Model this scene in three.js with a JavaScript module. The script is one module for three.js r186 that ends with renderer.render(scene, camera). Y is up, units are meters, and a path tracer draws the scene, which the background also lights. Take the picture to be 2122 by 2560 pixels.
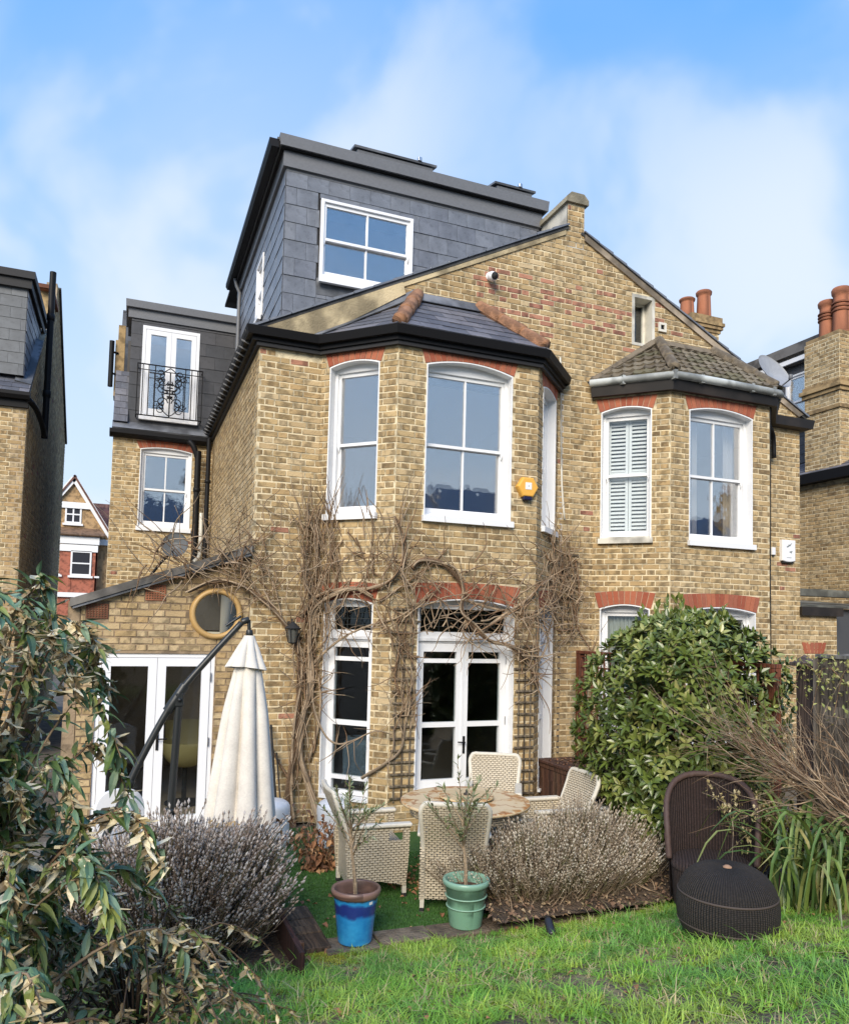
import * as THREE from 'three';
import { mergeGeometries } from 'three/addons/utils/BufferGeometryUtils.js';
import { RoundedBoxGeometry } from 'three/addons/geometries/RoundedBoxGeometry.js';

// ---------- camera ----------
const scene = new THREE.Scene();
const camera = new THREE.PerspectiveCamera(2 * Math.atan(1280 / 1900) * 180 / Math.PI, 2122 / 2560, 0.05, 600);
camera.position.set(0, 2.4, 9.2);
camera.rotation.order = 'YXZ';
camera.rotation.set(0.058, -0.372, 0.024);
camera.setViewOffset(2122, 2560, 0, -175, 2122, 2560);   // the picture was straightened: lens shifted up

const renderer = new THREE.WebGLRenderer({ antialias: true });
renderer.toneMapping = THREE.LinearToneMapping;
renderer.toneMappingExposure = 1.55;
renderer.shadowMap.enabled = true;
renderer.setSize(848, 1024);

// ---------- seeded noise ----------
function rand(seed) { let a = seed >>> 0; return () => { a = (a + 0x6D2B79F5) | 0; let t = Math.imul(a ^ (a >>> 15), 1 | a); t = (t + Math.imul(t ^ (t >>> 7), 61 | t)) ^ t; return ((t ^ (t >>> 14)) >>> 0) / 4294967296; }; }
const hash = (x, y, s) => { let h = Math.imul(x | 0, 374761393) ^ Math.imul(y | 0, 668265263) ^ Math.imul(s | 0, 1274126177); h = Math.imul(h ^ (h >>> 13), 1274126177); return ((h ^ (h >>> 16)) >>> 0) / 4294967296; };
const fade = t => t * t * (3 - 2 * t), lerp = (a, b, t) => a + (b - a) * t, clamp = (x, a = 0, b = 1) => Math.min(b, Math.max(a, x));
const smooth = (a, b, x) => fade(clamp((x - a) / (b - a)));
function vnoise(x, y, p = 0, s = 0) { const i = Math.floor(x), j = Math.floor(y), u = fade(x - i), v = fade(y - j), m = q => p ? ((q % p) + p) % p : q; return lerp(lerp(hash(m(i), m(j), s), hash(m(i + 1), m(j), s), u), lerp(hash(m(i), m(j + 1), s), hash(m(i + 1), m(j + 1), s), u), v); }
function fbm(x, y, o = 4, p = 0, s = 0) { let a = 0, w = .5, n = 0; for (let k = 0; k < o; k++) { a += w * vnoise(x, y, p, s + k); n += w; w *= .5; x *= 2; y *= 2; p *= 2; } return a / n; }

// ---------- sky: blue with thin soft cloud, light from a veiled sun ----------
const F_CAM = 1900, skyDir = (u, v) => new THREE.Vector3((u - 1061) / F_CAM, -(v - 1455) / F_CAM, -1).normalize().applyEuler(camera.rotation);
{
  const W = 2048, H = 1024, d = new Float32Array(W * H * 4);
  const banks = [[640, 400, .17, .9], [450, 600, .22, .5], [150, 1000, .25, .7], [2060, 560, .13, .75], [1880, 720, .15, .55], [1650, 520, .12, .3], [900, 240, .12, .3], [2250, 800, .16, .35], [1500, 330, .10, .2]].map(b => [skyDir(b[0], b[1]), b[2], b[3]]);
  const n = new THREE.Vector3();
  for (let j = 0; j < H; j++) for (let i = 0; i < W; i++) {
    const az = ((i + .5) / W - .5) * 2 * Math.PI, el = ((j + .5) / H - .5) * Math.PI;
    n.set(Math.cos(el) * Math.cos(az), Math.sin(el), Math.cos(el) * Math.sin(az));
    const e = Math.max(0, n.y);
    let r = lerp(.39, .062, smooth(0, .75, e)), g = lerp(.545, .255, smooth(0, .8, e)), b = lerp(.71, .69, smooth(0, .9, e));
    const q = 1 / (e + .35), X = n.x * q, Z = n.z * q, wx = fbm(X * 1.4 + 4, Z * 1.4, 3, 0, 61) - .5, wz = fbm(X * 1.4, Z * 1.4 + 8, 3, 0, 67) - .5, f = fbm(X * 1.6 + 7 + wx * 1.6, Z * 2.6 + 3 + wz * 1.6, 5, 0, 11), A = X * .8 + Z * .6, B = Z * .8 - X * .6, f2 = fbm(A * 2.6 + 1 + wx * 4, B * 5 + 9 + wz * 4, 6, 0, 31);
    const f3 = fbm(az * 4.2 + wx * 2.2 + 40, el * 6.5 + wz * 2.2 + 20, 6, 0, 71), brk = smooth(.34, .66, f3); let c = .26 * smooth(.46, .72, f3) * (.4 + f) + .14 * f2;
    for (const [dir, w, a] of banks) { const t = Math.acos(clamp(n.dot(dir), -1, 1)) / w; c += a * Math.exp(-t * t) * (.22 + 1.0 * brk); }
    c = .90 * (1 - Math.exp(-1.15 * (c + .38 * (1 - smooth(.06, .56, e)))));
    r = lerp(r, .575, c); g = lerp(g, .62, c); b = lerp(b, .68, c);
    if (n.y < 0) { r = .26; g = .26; b = .23; }
    const k = (j * W + i) * 4; d[k] = r; d[k + 1] = g; d[k + 2] = b; d[k + 3] = 1;
  }
  const t = new THREE.DataTexture(d, W, H, THREE.RGBAFormat, THREE.FloatType);
  t.mapping = THREE.EquirectangularReflectionMapping; t.magFilter = t.minFilter = THREE.LinearFilter; t.needsUpdate = true;
  scene.background = t; scene.environment = t;
}
const sun = new THREE.DirectionalLight(0xfff4e2, 3.0);
sun.position.set(-24, 33, 40); sun.target.position.set(3, 2, 0);
sun.castShadow = true; sun.shadow.radius = 60; sun.shadow.mapSize.set(4096, 4096);
Object.assign(sun.shadow.camera, { left: -22, right: 22, top: 18, bottom: -18, near: 1, far: 120 });
scene.add(sun, sun.target);

// ---------- building kit ----------
const taken = {};
const numbered = n => { const k = taken[n] = (taken[n] ?? -1) + 1; return k ? `${n}_${String(k).padStart(3, '0')}` : n; };
function tag(o, label, category, group, kind) { o.userData.label = label; if (category) o.userData.category = category; if (group) o.userData.group = group; if (kind) o.userData.kind = kind; return o; }
function thing(name, label, category, [x, y, z] = [0, 0, 0], turn = 0, group) { const o = new THREE.Group(); o.name = numbered(name); o.position.set(x, y, z); o.rotation.y = turn; scene.add(o); return tag(o, label, category, group); }
function put(name, geo, mat, parent = scene) { const m = new THREE.Mesh(geo, mat); m.name = parent === scene ? numbered(name) : name; m.castShadow = m.receiveShadow = true; parent.add(m); return m; }
function copyOf(o, pos, turn, label, group) { const c = o.clone(); c.name = numbered(o.name.replace(/_\d{3}$/, '')); c.userData = { ...o.userData, label }; if (group) c.userData.group = group; c.position.set(...pos); c.rotation.y = turn; scene.add(c); return c; }
function setting(name, geo, mat, label) { const m = put(name, geo, mat); m.userData.kind = 'structure'; if (label) m.userData.label = label; return m; }
function rebase(g, x, y, z) { for (const c of g.children) c.position.sub(new THREE.Vector3(x, y, z)); g.position.set(x, y, z); }

function metric(g, ox = 0, oy = 0) {            // uv in metres from the face's own plane
  if (g.index) g = g.toNonIndexed();
  const p = g.attributes.position, uv = new Float32Array(p.count * 2), a = new THREE.Vector3(), b = new THREE.Vector3(), c = new THREE.Vector3();
  for (let i = 0; i < p.count; i += 3) {
    a.fromBufferAttribute(p, i); b.fromBufferAttribute(p, i + 1).sub(a); c.fromBufferAttribute(p, i + 2).sub(a); b.cross(c);
    const ax = Math.abs(b.x), ay = Math.abs(b.y), az = Math.abs(b.z);
    for (let k = i; k < i + 3; k++) { const x = p.getX(k), y = p.getY(k), z = p.getZ(k); uv[2 * k] = (az >= ax && az >= ay ? x : ay >= ax ? x : z) + ox; uv[2 * k + 1] = (ay > ax && ay > az ? z : y) + oy; }
  }
  g.setAttribute('uv', new THREE.BufferAttribute(uv, 2)); return g;
}
const bx = (x0, x1, y0, y1, z0, z1) => metric(new THREE.BoxGeometry(x1 - x0, y1 - y0, z1 - z0).translate((x0 + x1) / 2, (y0 + y1) / 2, (z0 + z1) / 2));
const rbx = (x0, x1, y0, y1, z0, z1, r = .01, s = 2) => metric(new RoundedBoxGeometry(x1 - x0, y1 - y0, z1 - z0, s, r).translate((x0 + x1) / 2, (y0 + y1) / 2, (z0 + z1) / 2));
function merge(l) { return mergeGeometries(l.map(g => { g = g.index ? g.toNonIndexed() : g; for (const k of Object.keys(g.attributes)) if (!['position', 'normal', 'uv'].includes(k)) g.deleteAttribute(k); if (!g.attributes.uv) metric(g); return g; })); }
function tri(pos, uv) { const g = new THREE.BufferGeometry(); g.setAttribute('position', new THREE.Float32BufferAttribute(pos, 3)); if (uv) g.setAttribute('uv', new THREE.Float32BufferAttribute(uv, 2)); g.computeVertexNormals(); return uv ? g : metric(g); }
function prism(pts, z0, z1) {                   // polygon (counter-clockwise in x,y) between two z
  const o = [], n = pts.length, t = (a, b, c) => o.push(...a, ...b, ...c), P = (i, z) => [pts[i % n][0], pts[i % n][1], z];
  for (let i = 1; i < n - 1; i++) { t(P(0, z1), P(i, z1), P(i + 1, z1)); t(P(0, z0), P(i + 1, z0), P(i, z0)); }
  for (let i = 0; i < n; i++) { t(P(i, z0), P(i + 1, z0), P(i + 1, z1)); t(P(i, z0), P(i + 1, z1), P(i, z1)); }
  return tri(o);
}
function slab(q, t) {                           // four corners of a sloping sheet (counter-clockwise from outside) and a thickness
  const n = new THREE.Vector3().subVectors(q[1], q[0]).cross(new THREE.Vector3().subVectors(q[q.length - 1], q[0])).normalize().multiplyScalar(-t), lo = q.map(p => p.clone().add(n)), o = [], k = q.length, T = (...v) => v.forEach(p => o.push(p.x, p.y, p.z));
  for (let i = 1; i < k - 1; i++) { T(q[0], q[i], q[i + 1]); T(lo[0], lo[i + 1], lo[i]); }
  for (let i = 0; i < k; i++) { const j = (i + 1) % k; T(lo[i], lo[j], q[j]); T(lo[i], q[j], q[i]); }
  return tri(o);
}
const V = (x, y, z) => new THREE.Vector3(x, y, z);
function tube(pts, r0, r1 = r0, sides = 6, steps = 0, rough = 0, seed = 1) {
  pts = pts.map(p => p.isVector3 ? p : V(...p));
  const N = steps || Math.max(2, (pts.length - 1) * 3), c = new THREE.CatmullRomCurve3(pts, false, 'centripetal'), fr = c.computeFrenetFrames(N, false), pos = [], idx = [], uv = [], L = c.getLength();
  for (let i = 0; i <= N; i++) {
    const p = c.getPointAt(i / N), r = lerp(r0, r1, i / N);
    for (let k = 0; k <= sides; k++) { const a = k / sides * 2 * Math.PI, rr = r * (1 + rough * (hash(i, k % sides, seed) - .5)), x = Math.cos(a) * rr, y = Math.sin(a) * rr, n = fr.normals[i], b = fr.binormals[i]; pos.push(p.x + n.x * x + b.x * y, p.y + n.y * x + b.y * y, p.z + n.z * x + b.z * y); uv.push(k / sides * 6.28 * r0, i / N * L); }
  }
  const w = sides + 1;
  for (let i = 0; i < N; i++) for (let k = 0; k < sides; k++) { const a = i * w + k; idx.push(a, a + 1, a + w, a + 1, a + w + 1, a + w); }
  for (const [e, s] of [[0, -1], [N, 1]]) { const p = c.getPointAt(e / N), m = pos.length / 3; pos.push(p.x, p.y, p.z); uv.push(0, 0); for (let k = 0; k < sides; k++) { const a = e * w + k; s < 0 ? idx.push(m, a + 1, a) : idx.push(m, a, a + 1); } }
  const g = new THREE.BufferGeometry(); g.setAttribute('position', new THREE.Float32BufferAttribute(pos, 3)); g.setAttribute('uv', new THREE.Float32BufferAttribute(uv, 2)); g.setIndex(idx); g.computeVertexNormals(); return g;
}
function bar(a, b, w, h = w, r = 0) {           // straight square bar from a to b
  a = a.isVector3 ? a : V(...a); b = b.isVector3 ? b : V(...b);
  const L = a.distanceTo(b), g = metric(r ? new RoundedBoxGeometry(w, L, h, 2, r) : new THREE.BoxGeometry(w, L, h)), q = new THREE.Quaternion().setFromUnitVectors(V(0, 1, 0), V(0, 0, 0).subVectors(b, a).normalize());
  return g.applyQuaternion(q).translate((a.x + b.x) / 2, (a.y + b.y) / 2, (a.z + b.z) / 2);
}
const rod = (a, b, r, r2 = r, s = 10) => tube([a, b], r, r2, s, 1);
function lathe(pts, seg = 32) { return new THREE.LatheGeometry(pts.map(p => new THREE.Vector2(...p)), seg); }
function sweep(path, prof, y) {                 // horizontal path [x,z], profile [out, up] closed polygon; mitred
  const o = [], off = path.map((p, i) => {
    const d = (a, b) => { const l = Math.hypot(b[0] - a[0], b[1] - a[1]); return [(b[0] - a[0]) / l, (b[1] - a[1]) / l]; };
    const d1 = i ? d(path[i - 1], p) : d(p, path[i + 1]), d2 = i < path.length - 1 ? d(p, path[i + 1]) : d1, n1 = [-d1[1], d1[0]], n2 = [-d2[1], d2[0]], k = 1 + n1[0] * n2[0] + n1[1] * n2[1];
    return [(n1[0] + n2[0]) / k, (n1[1] + n2[1]) / k];
  });
  const P = (i, j) => { const q = prof[j % prof.length]; return [path[i][0] + off[i][0] * q[0], y + q[1], path[i][1] + off[i][1] * q[0]]; };
  for (let i = 0; i < path.length - 1; i++) for (let j = 0; j < prof.length; j++) o.push(...P(i, j), ...P(i + 1, j), ...P(i + 1, j + 1), ...P(i, j), ...P(i + 1, j + 1), ...P(i, j + 1));
  for (const [i, s] of [[0, 1], [path.length - 1, -1]]) for (let j = 1; j < prof.length - 1; j++) s > 0 ? o.push(...P(i, 0), ...P(i, j), ...P(i, j + 1)) : o.push(...P(i, 0), ...P(i, j + 1), ...P(i, j));
  return tri(o);
}

// ---------- surfaces ----------
function tex(w, h, fn, srgb = true, rep = 1) {
  const d = new Uint8Array(w * h * 4);
  for (let j = 0; j < h; j++) for (let i = 0; i < w; i++) { const c = fn(i / w, j / h, i, j), k = (j * w + i) * 4; if (typeof c === 'number') d[k] = d[k + 1] = d[k + 2] = clamp(c) * 255; else for (let m = 0; m < 3; m++) d[k + m] = clamp(c[m]) * 255; d[k + 3] = 255; }
  const t = new THREE.DataTexture(d, w, h); t.wrapS = t.wrapT = THREE.RepeatWrapping; t.magFilter = THREE.LinearFilter; t.minFilter = THREE.LinearMipmapLinearFilter; t.generateMipmaps = true; if (srgb) t.colorSpace = THREE.SRGBColorSpace; t.repeat.set(rep, rep); t.needsUpdate = true; return t;
}
const grey = (w, fn, srgb, rep) => tex(w, w, fn, srgb, rep);
const lin = (r, g, b) => new THREE.Color().setRGB(r, g, b);
const std = (c, o = {}) => new THREE.MeshStandardMaterial({ color: Array.isArray(c) ? lin(...c) : c, roughness: .85, side: THREE.DoubleSide, ...o });
const phy = (c, o = {}) => new THREE.MeshPhysicalMaterial({ color: Array.isArray(c) ? lin(...c) : c, roughness: .5, side: THREE.DoubleSide, ...o });
const T = {
  blotch: grey(512, (u, v) => .74 + .26 * smooth(.25, .62, fbm(u * 10, v * 10, 5, 10, 3)) * (.86 + .14 * vnoise(u * 160, v * 160, 160, 9)), true, 1 / .9),
  fine: grey(256, (u, v) => .90 + .10 * fbm(u * 24, v * 24, 4, 24, 5), true, 1 / .6),
  fineB: grey(256, (u, v) => fbm(u * 32, v * 32, 4, 32, 6), false, 1 / .5),
  stain: grey(512, (u, v) => .62 + .38 * smooth(.3, .66, fbm(u * 5, v * 5, 6, 5, 8)), true, 1 / 1.7),
  grain: tex(256, 512, (u, v) => { const x = u * 16 + 1.2 * fbm(u * 4, v * 3, 3, 0, 2), g = fbm(x * 2.2, v * 2, 4, 0, 4); return .62 + .38 * smooth(.25, .7, g) * (.9 + .1 * vnoise(u * 120, v * 10, 0, 6)); }, true, 1 / .5),
  wavy: grey(256, (u, v) => fbm(u * 3, v * 3, 3, 3, 91), false, 1),
  slate: grey(512, (u, v) => .74 + .26 * fbm(u * 8, v * 8, 5, 8, 21) - .06 * smooth(.6, .75, fbm(u * 22, v * 22, 3, 22, 22)), true, 1 / 1.1),
};
const M = {
  mortar: std([.76, .64, .42], { map: T.blotch, bumpMap: T.fineB, bumpScale: .004 }),
  mortarBrown: std([.34, .245, .15], { map: T.blotch, bumpMap: T.fineB, bumpScale: .004 }),
  mortarRed: std([.46, .30, .20], { map: T.blotch }),
  render: std([.62, .50, .30], { map: T.stain, bumpMap: T.fineB, bumpScale: .006 }),
  white: std([.80, .80, .80], { roughness: .42 }),
  upvc: std([.82, .82, .83], { roughness: .3 }),
  offWhite: std([.70, .66, .56], { roughness: .6, map: T.stain }),
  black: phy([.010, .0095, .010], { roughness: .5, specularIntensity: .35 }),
  blackWood: std([.035, .026, .020], { roughness: .6, map: T.stain }),
  lead: std([.22, .23, .25], { roughness: .55, metalness: .15, map: T.stain }),
  greyTrim: std([.165, .168, .178], { roughness: .5, map: T.fine }),
  darkFascia: phy([.03, .029, .03], { roughness: .55, specularIntensity: .5, map: T.fine }),
  felt: std([.10, .098, .095], { map: T.stain }),
  terracotta: std([.40, .15, .075], { map: T.stain, bumpMap: T.fineB, bumpScale: .004 }),
  mossTile: std([.36, .18, .095], { map: T.blotch, bumpMap: T.fineB, bumpScale: .01 }),
  concrete: std([.20, .16, .11], { map: T.blotch, bumpMap: T.fineB, bumpScale: .008 }),
  stone: std([.42, .37, .26], { map: T.stain, bumpMap: T.fineB, bumpScale: .006 }),
  glass: phy([1, 1, 1], { transmission: 1, roughness: .0, ior: 2.33, thickness: 0, bumpMap: T.wavy, bumpScale: .0014 }),
  clear: phy([.93, .95, .95], { transmission: 1, roughness: .0, ior: 1.55, thickness: 0, bumpMap: T.wavy, bumpScale: .0014 }),
  steel: std([.55, .55, .56], { metalness: 1, roughness: .35 }),
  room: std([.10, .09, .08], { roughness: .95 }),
  roomLight: std([.55, .53, .50], { roughness: .95 }),
  timber: std([.17, .085, .045], { map: T.grain, roughness: .8 }),
  oak: std([.56, .35, .13], { map: T.fine, roughness: .5 }),
  vergeBoard: std([.21, .19, .165], { map: T.stain, roughness: .6 }),
};
const slateMats = [[.215, .232, .268], [.204, .22, .255], [.23, .246, .282], [.198, .213, .25], [.222, .236, .266]].map(c => std(c, { map: T.slate, roughness: .42, bumpMap: T.fineB, bumpScale: .002 }));
const bayslateMats = [[.175, .175, .20], [.145, .15, .175], [.21, .205, .225], [.125, .13, .155]].map(c => std(c, { map: T.slate, roughness: .5, bumpMap: T.fineB, bumpScale: .003 }));
// ---------- brickwork ----------
const BRICK = [[0.509, 0.363, 0.181], [0.481, 0.337, 0.163], [0.45, 0.311, 0.151], [0.538, 0.395, 0.212], [0.422, 0.29, 0.139], [0.348, 0.236, 0.114], [0.301, 0.207, 0.102], [0.496, 0.356, 0.187], [0.415, 0.299, 0.157], [0.472, 0.319, 0.151], [0.448, 0.21, 0.131], [0.38, 0.167, 0.109], [0.566, 0.427, 0.243]];
const RED = [[.40, .115, .058], [.34, .09, .047], [.45, .145, .075], [.37, .12, .068]];
const brickMap = { map: T.blotch, bumpMap: T.fineB, bumpScale: .004, roughness: .93 };
const brickMats = BRICK.map(c => std(c, brickMap)), redMats = RED.map(c => std(c, { map: T.fine, bumpMap: T.fineB, bumpScale: .003, roughness: .9 }));
const brickwork = std([1, 1, 1], { ...brickMap, vertexColors: true });
const R0 = rand(7);
const brickUnits = Array.from({ length: 10 }, (_, v) => {       // unit brick, face at z .004, uneven corners
  const j = () => (R0() - .5) * .07, e = .014, c = [[-.5, -.5], [.5, -.5], [.5, .5], [-.5, .5]], f = c.map(([x, y]) => [x - Math.sign(x) * e + j() * .25, y - Math.sign(y) * e * 3 + j(), .004 + (R0() - .5) * .004]), b = c.map(([x, y]) => [x, y, -.02]);
  const o = [], uv = [], q = (a, bb, cc, d) => [a, bb, cc, a, cc, d].forEach(p => { o.push(...p); uv.push(p[0] * .22 + v * .137, p[1] * .07 + v * .291 + (p[2] < 0 ? .01 : 0)); });
  q(f[0], f[1], f[2], f[3]);
  for (let k = 0; k < 4; k++) { const m = (k + 1) % 4; q(b[k], b[m], f[m], f[k]); }
  return tri(o, uv);
});
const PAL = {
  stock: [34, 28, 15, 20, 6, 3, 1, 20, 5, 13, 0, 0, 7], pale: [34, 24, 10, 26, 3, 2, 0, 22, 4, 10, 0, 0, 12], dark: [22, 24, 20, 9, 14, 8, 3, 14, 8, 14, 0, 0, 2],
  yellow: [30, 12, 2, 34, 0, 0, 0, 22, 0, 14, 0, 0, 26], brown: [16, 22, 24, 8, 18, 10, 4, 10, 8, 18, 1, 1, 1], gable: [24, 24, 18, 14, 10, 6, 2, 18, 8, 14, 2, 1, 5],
};
class Bank {                                    // collects the bricks of one house
  constructor(house, limit = 300) { this.house = house; this.limit = limit; this.list = []; }
  add(wall, s, y, L, H, c, u) { this.list.push({ wall, s, y, L, H, c, u }); }
  build() {
    const p = new THREE.Vector3(), n = new THREE.Vector3(), e = camera.position, sc = new THREE.Vector3();
    this.house.updateMatrixWorld(true);
    for (const b of this.list) { p.set(b.s, b.y, 0).applyMatrix4(b.wall.matrixWorld); n.set(0, 0, 1).transformDirection(b.wall.matrixWorld); const d = new THREE.Vector3().subVectors(e, p), l = d.length(); b.score = Math.max(0, n.dot(d) / l) * b.L / (l * l) * (b.seen ?? 1) * (p.y < 1.6 ? .1 : 1); sc.copy(p).project(camera); if (Math.abs(sc.x) > 1 || Math.abs(sc.y) > 1) b.score *= .01; }
    this.list.sort((a, b) => b.score - a.score);
    const rest = this.list.slice(this.limit);
    for (const b of this.list.slice(0, this.limit)) { const m = put('brick', brickUnits[b.u], brickMats[b.c], b.wall); m.position.set(b.s, b.y, 0); m.scale.set(b.L, b.H, 1); }
    if (!rest.length) return;
    const per = brickUnits[0].attributes.position.count, P = new Float32Array(rest.length * per * 3), N = new Float32Array(P.length), U = new Float32Array(rest.length * per * 2), C = new Float32Array(P.length), mat = new THREE.Matrix4(), lm = new THREE.Matrix4();
    rest.forEach((b, i) => {
      const g = brickUnits[b.u]; b.wall.updateMatrix(); mat.copy(b.wall.matrix).multiply(lm.makeTranslation(b.s, b.y, 0)).multiply(new THREE.Matrix4().makeScale(b.L, b.H, 1));
      const nm = new THREE.Matrix3().getNormalMatrix(mat), col = BRICK[b.c], t = .9 + .2 * hash(i, 5, 3);
      for (let k = 0; k < per; k++) {
        p.fromBufferAttribute(g.attributes.position, k).applyMatrix4(mat); n.fromBufferAttribute(g.attributes.normal, k).applyMatrix3(nm).normalize();
        const o = (i * per + k) * 3; P[o] = p.x; P[o + 1] = p.y; P[o + 2] = p.z; N[o] = n.x; N[o + 1] = n.y; N[o + 2] = n.z; C[o] = col[0] * t; C[o + 1] = col[1] * t; C[o + 2] = col[2] * t;
        U[(i * per + k) * 2] = g.attributes.uv.getX(k) + hash(i, 1, 1); U[(i * per + k) * 2 + 1] = g.attributes.uv.getY(k) + hash(i, 2, 1);
      }
    });
    const g = new THREE.BufferGeometry(); g.setAttribute('position', new THREE.BufferAttribute(P, 3)); g.setAttribute('normal', new THREE.BufferAttribute(N, 3)); g.setAttribute('uv', new THREE.BufferAttribute(U, 2)); g.setAttribute('color', new THREE.BufferAttribute(C, 3));
    const m = put('brickwork', g, brickwork, this.house); m.userData.kind = 'stuff';
  }
}
const arcTop = o => s => o.y1 + (o.rise || 0) * (1 - ((s - (o.s0 + o.s1) / 2) / ((o.s1 - o.s0) / 2)) ** 2);
function archPts(o, inset = 0, cut = 14) { const q = { ...o, s0: o.s0 + inset, s1: o.s1 - inset, y1: o.y1 - inset }, f = arcTop(q), pts = [[q.s0, o.y0 + (o.floorInset ?? inset)], [q.s1, o.y0 + (o.floorInset ?? inset)]]; for (let k = 0; k <= cut; k++) { const s = lerp(q.s1, q.s0, k / cut); pts.push([s, f(s)]); } return pts; }
const shapeOf = pts => new THREE.Shape(pts.map(p => new THREE.Vector2(...p)));
const ext = (shape, z0, z1) => metric(new THREE.ExtrudeGeometry(shape, { depth: z1 - z0, bevelEnabled: false, steps: 1 }).translate(0, 0, z0));
function frameAt(o, ...f) { const [ox, oz, dx, dz] = f.flat(); o.position.set(ox, 0, oz); o.rotation.y = Math.atan2(-dz, dx); return o; }
// wall: at = [x, z], dir = [dx, dz], outline in (s, y); openings; pal picks brick colours; the face looks to the left of dir
function wall(house, bank, name, at, dir, o) {
  const outline = o.outline || [[0, o.y0 || 0], [o.len, o.y0 || 0], [o.len, o.top], [0, o.top]], sh = shapeOf(outline), gap = o.gap ?? .0155, row = o.row ?? .0775;
  for (const w of o.openings || []) sh.holes.push(new THREE.Path((w.round ? Array.from({ length: 40 }, (_, k) => [w.s + w.r * Math.cos(k / 40 * 6.2832), w.y + w.r * Math.sin(k / 40 * 6.2832)]) : archPts(w)).map(p => new THREE.Vector2(...p))));
  const m = frameAt(put(name, ext(sh, -(o.thick ?? .22), -.003), o.mortar || M.mortar, house), ...at, ...dir);
  const pal = PAL[o.pal || 'stock'], from = o.brickFrom ?? 0, ys = outline.map(p => p[1]), top = Math.max(...ys), seed = o.seed || 1, P = row * 4.5;
  const r = rand(seed * 977 + 5);
  for (let k = 0; (k + 1) * row <= top; k++) {
    const y = (k + .5) * row; if (y < from) continue;
    const xs = []; for (let i = 0; i < outline.length; i++) { const a = outline[i], b = outline[(i + 1) % outline.length], q = y + row * .3; if ((a[1] <= q) !== (b[1] <= q)) xs.push(a[0] + (q - a[1]) / (b[1] - a[1]) * (b[0] - a[0])); }
    xs.sort((a, b) => a - b);
    let iv = []; for (let i = 0; i + 1 < xs.length; i += 2) iv.push([xs[i], xs[i + 1]]);
    for (const w of [...(o.openings || []), ...(o.skip || [])]) {
      let a, b;
      if (w.round) { const h = (w.r + .02) ** 2 - (y - w.y) ** 2; if (h <= 0) continue; a = w.s - Math.sqrt(h); b = w.s + Math.sqrt(h); }
      else { const ah = w.archH || 0, T0 = w.y1 + (w.rise || 0) + ah; if (y < w.y0 - row * .35 || y > T0 + row * .3) continue; a = w.s0; b = w.s1; if (ah && y > w.y1) { a -= .05; b += .05; } }
      iv = iv.flatMap(([p, q]) => b <= p || a >= q ? [[p, q]] : [[p, a], [b, q]].filter(z => z[1] - z[0] > .03));
    }
    const off = (k % 2) * P * .5 - (o.phase || 0), endAt = Math.max(...xs), startAt = Math.min(...xs);
    for (const [a, b] of iv) for (let j = Math.floor((a - off) / P) - 1; j * P + off < b; j++) for (const [c, d] of [[0, P * .666], [P * .666, P]]) {
      if (o.openStart && a === startAt && j * P + off + c < a - 1e-6) continue; const x0 = Math.max(a, j * P + off + c), x1 = o.openEnd && b === endAt && x0 < b ? j * P + off + d : Math.min(b, j * P + off + d), L = x1 - x0 - gap * .8; if (L < .035) continue;
      const s = (x0 + x1) / 2, soot = fbm(s * 1.3 + seed * 9, y * 1.3, 3, 0, seed), pick = () => { let t = r() * pal.reduce((p, q) => p + q); for (let i = 0; i < pal.length; i++) if ((t -= pal[i]) < 0) return i; return 0; };
      let ci = pick(); if (soot > .60 && r() < .5) ci = [2, 4, 5, 2, 8][Math.floor(r() * 5)]; else if (soot < .40 && r() < .45) ci = [0, 3, 7, 12][Math.floor(r() * 4)];
      if (o.recolour) ci = o.recolour(s, y, ci, r);
      bank.add(m, s, y + (r() - .5) * .003, L, row - gap + (r() - .5) * .003, ci, Math.floor(r() * 10));
    }
  }
  return m;
}
function redArch(house, at, dir, w, h, name = 'brick_arch') {   // segmental arch of red bricks on edge over an opening
  const n = Math.round((w.s1 - w.s0 + .06) / .0745), f = arcTop(w), c = (w.s0 + w.s1) / 2, W = (w.s1 - w.s0) / 2 + .02, X = t => c + lerp(-W, W, t), Y = s => f(clamp(s, w.s0, w.s1)), top = w.y1 + (w.rise || 0) + h, fan = .06;
  const edge = []; for (let k = 0; k <= 12; k++) { const s = X(k / 12); edge.push([s, Y(s)]); } for (let k = 12; k >= 0; k--) { const s = X(k / 12); edge.push([s + (s - c) / W * fan, top - (w.topFall ?? .03) * ((s - c) / W) ** 2]); }
  const m = frameAt(put(name, ext(shapeOf(edge), -.06, -.001), M.mortarRed, house), ...at, ...dir), r = rand(Math.round(w.s0 * 1000 + at[0] * 77));
  for (let k = 0; k < n; k++) {
    const a = X((k + .07) / n), b = X((k + .93) / n), F = s => (s - c) / W * fan, tp = s => top - (w.topFall ?? .03) * ((s - c) / W) ** 2 - .004;
    put('brick', prism([[a, Y(a) + .006], [b, Y(b) + .006], [b + F(b), tp(b)], [a + F(a), tp(a)]], -.03, .005 + r() * .004), redMats[Math.floor(r() * 4)], m);
  }
  return m;
}
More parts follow.
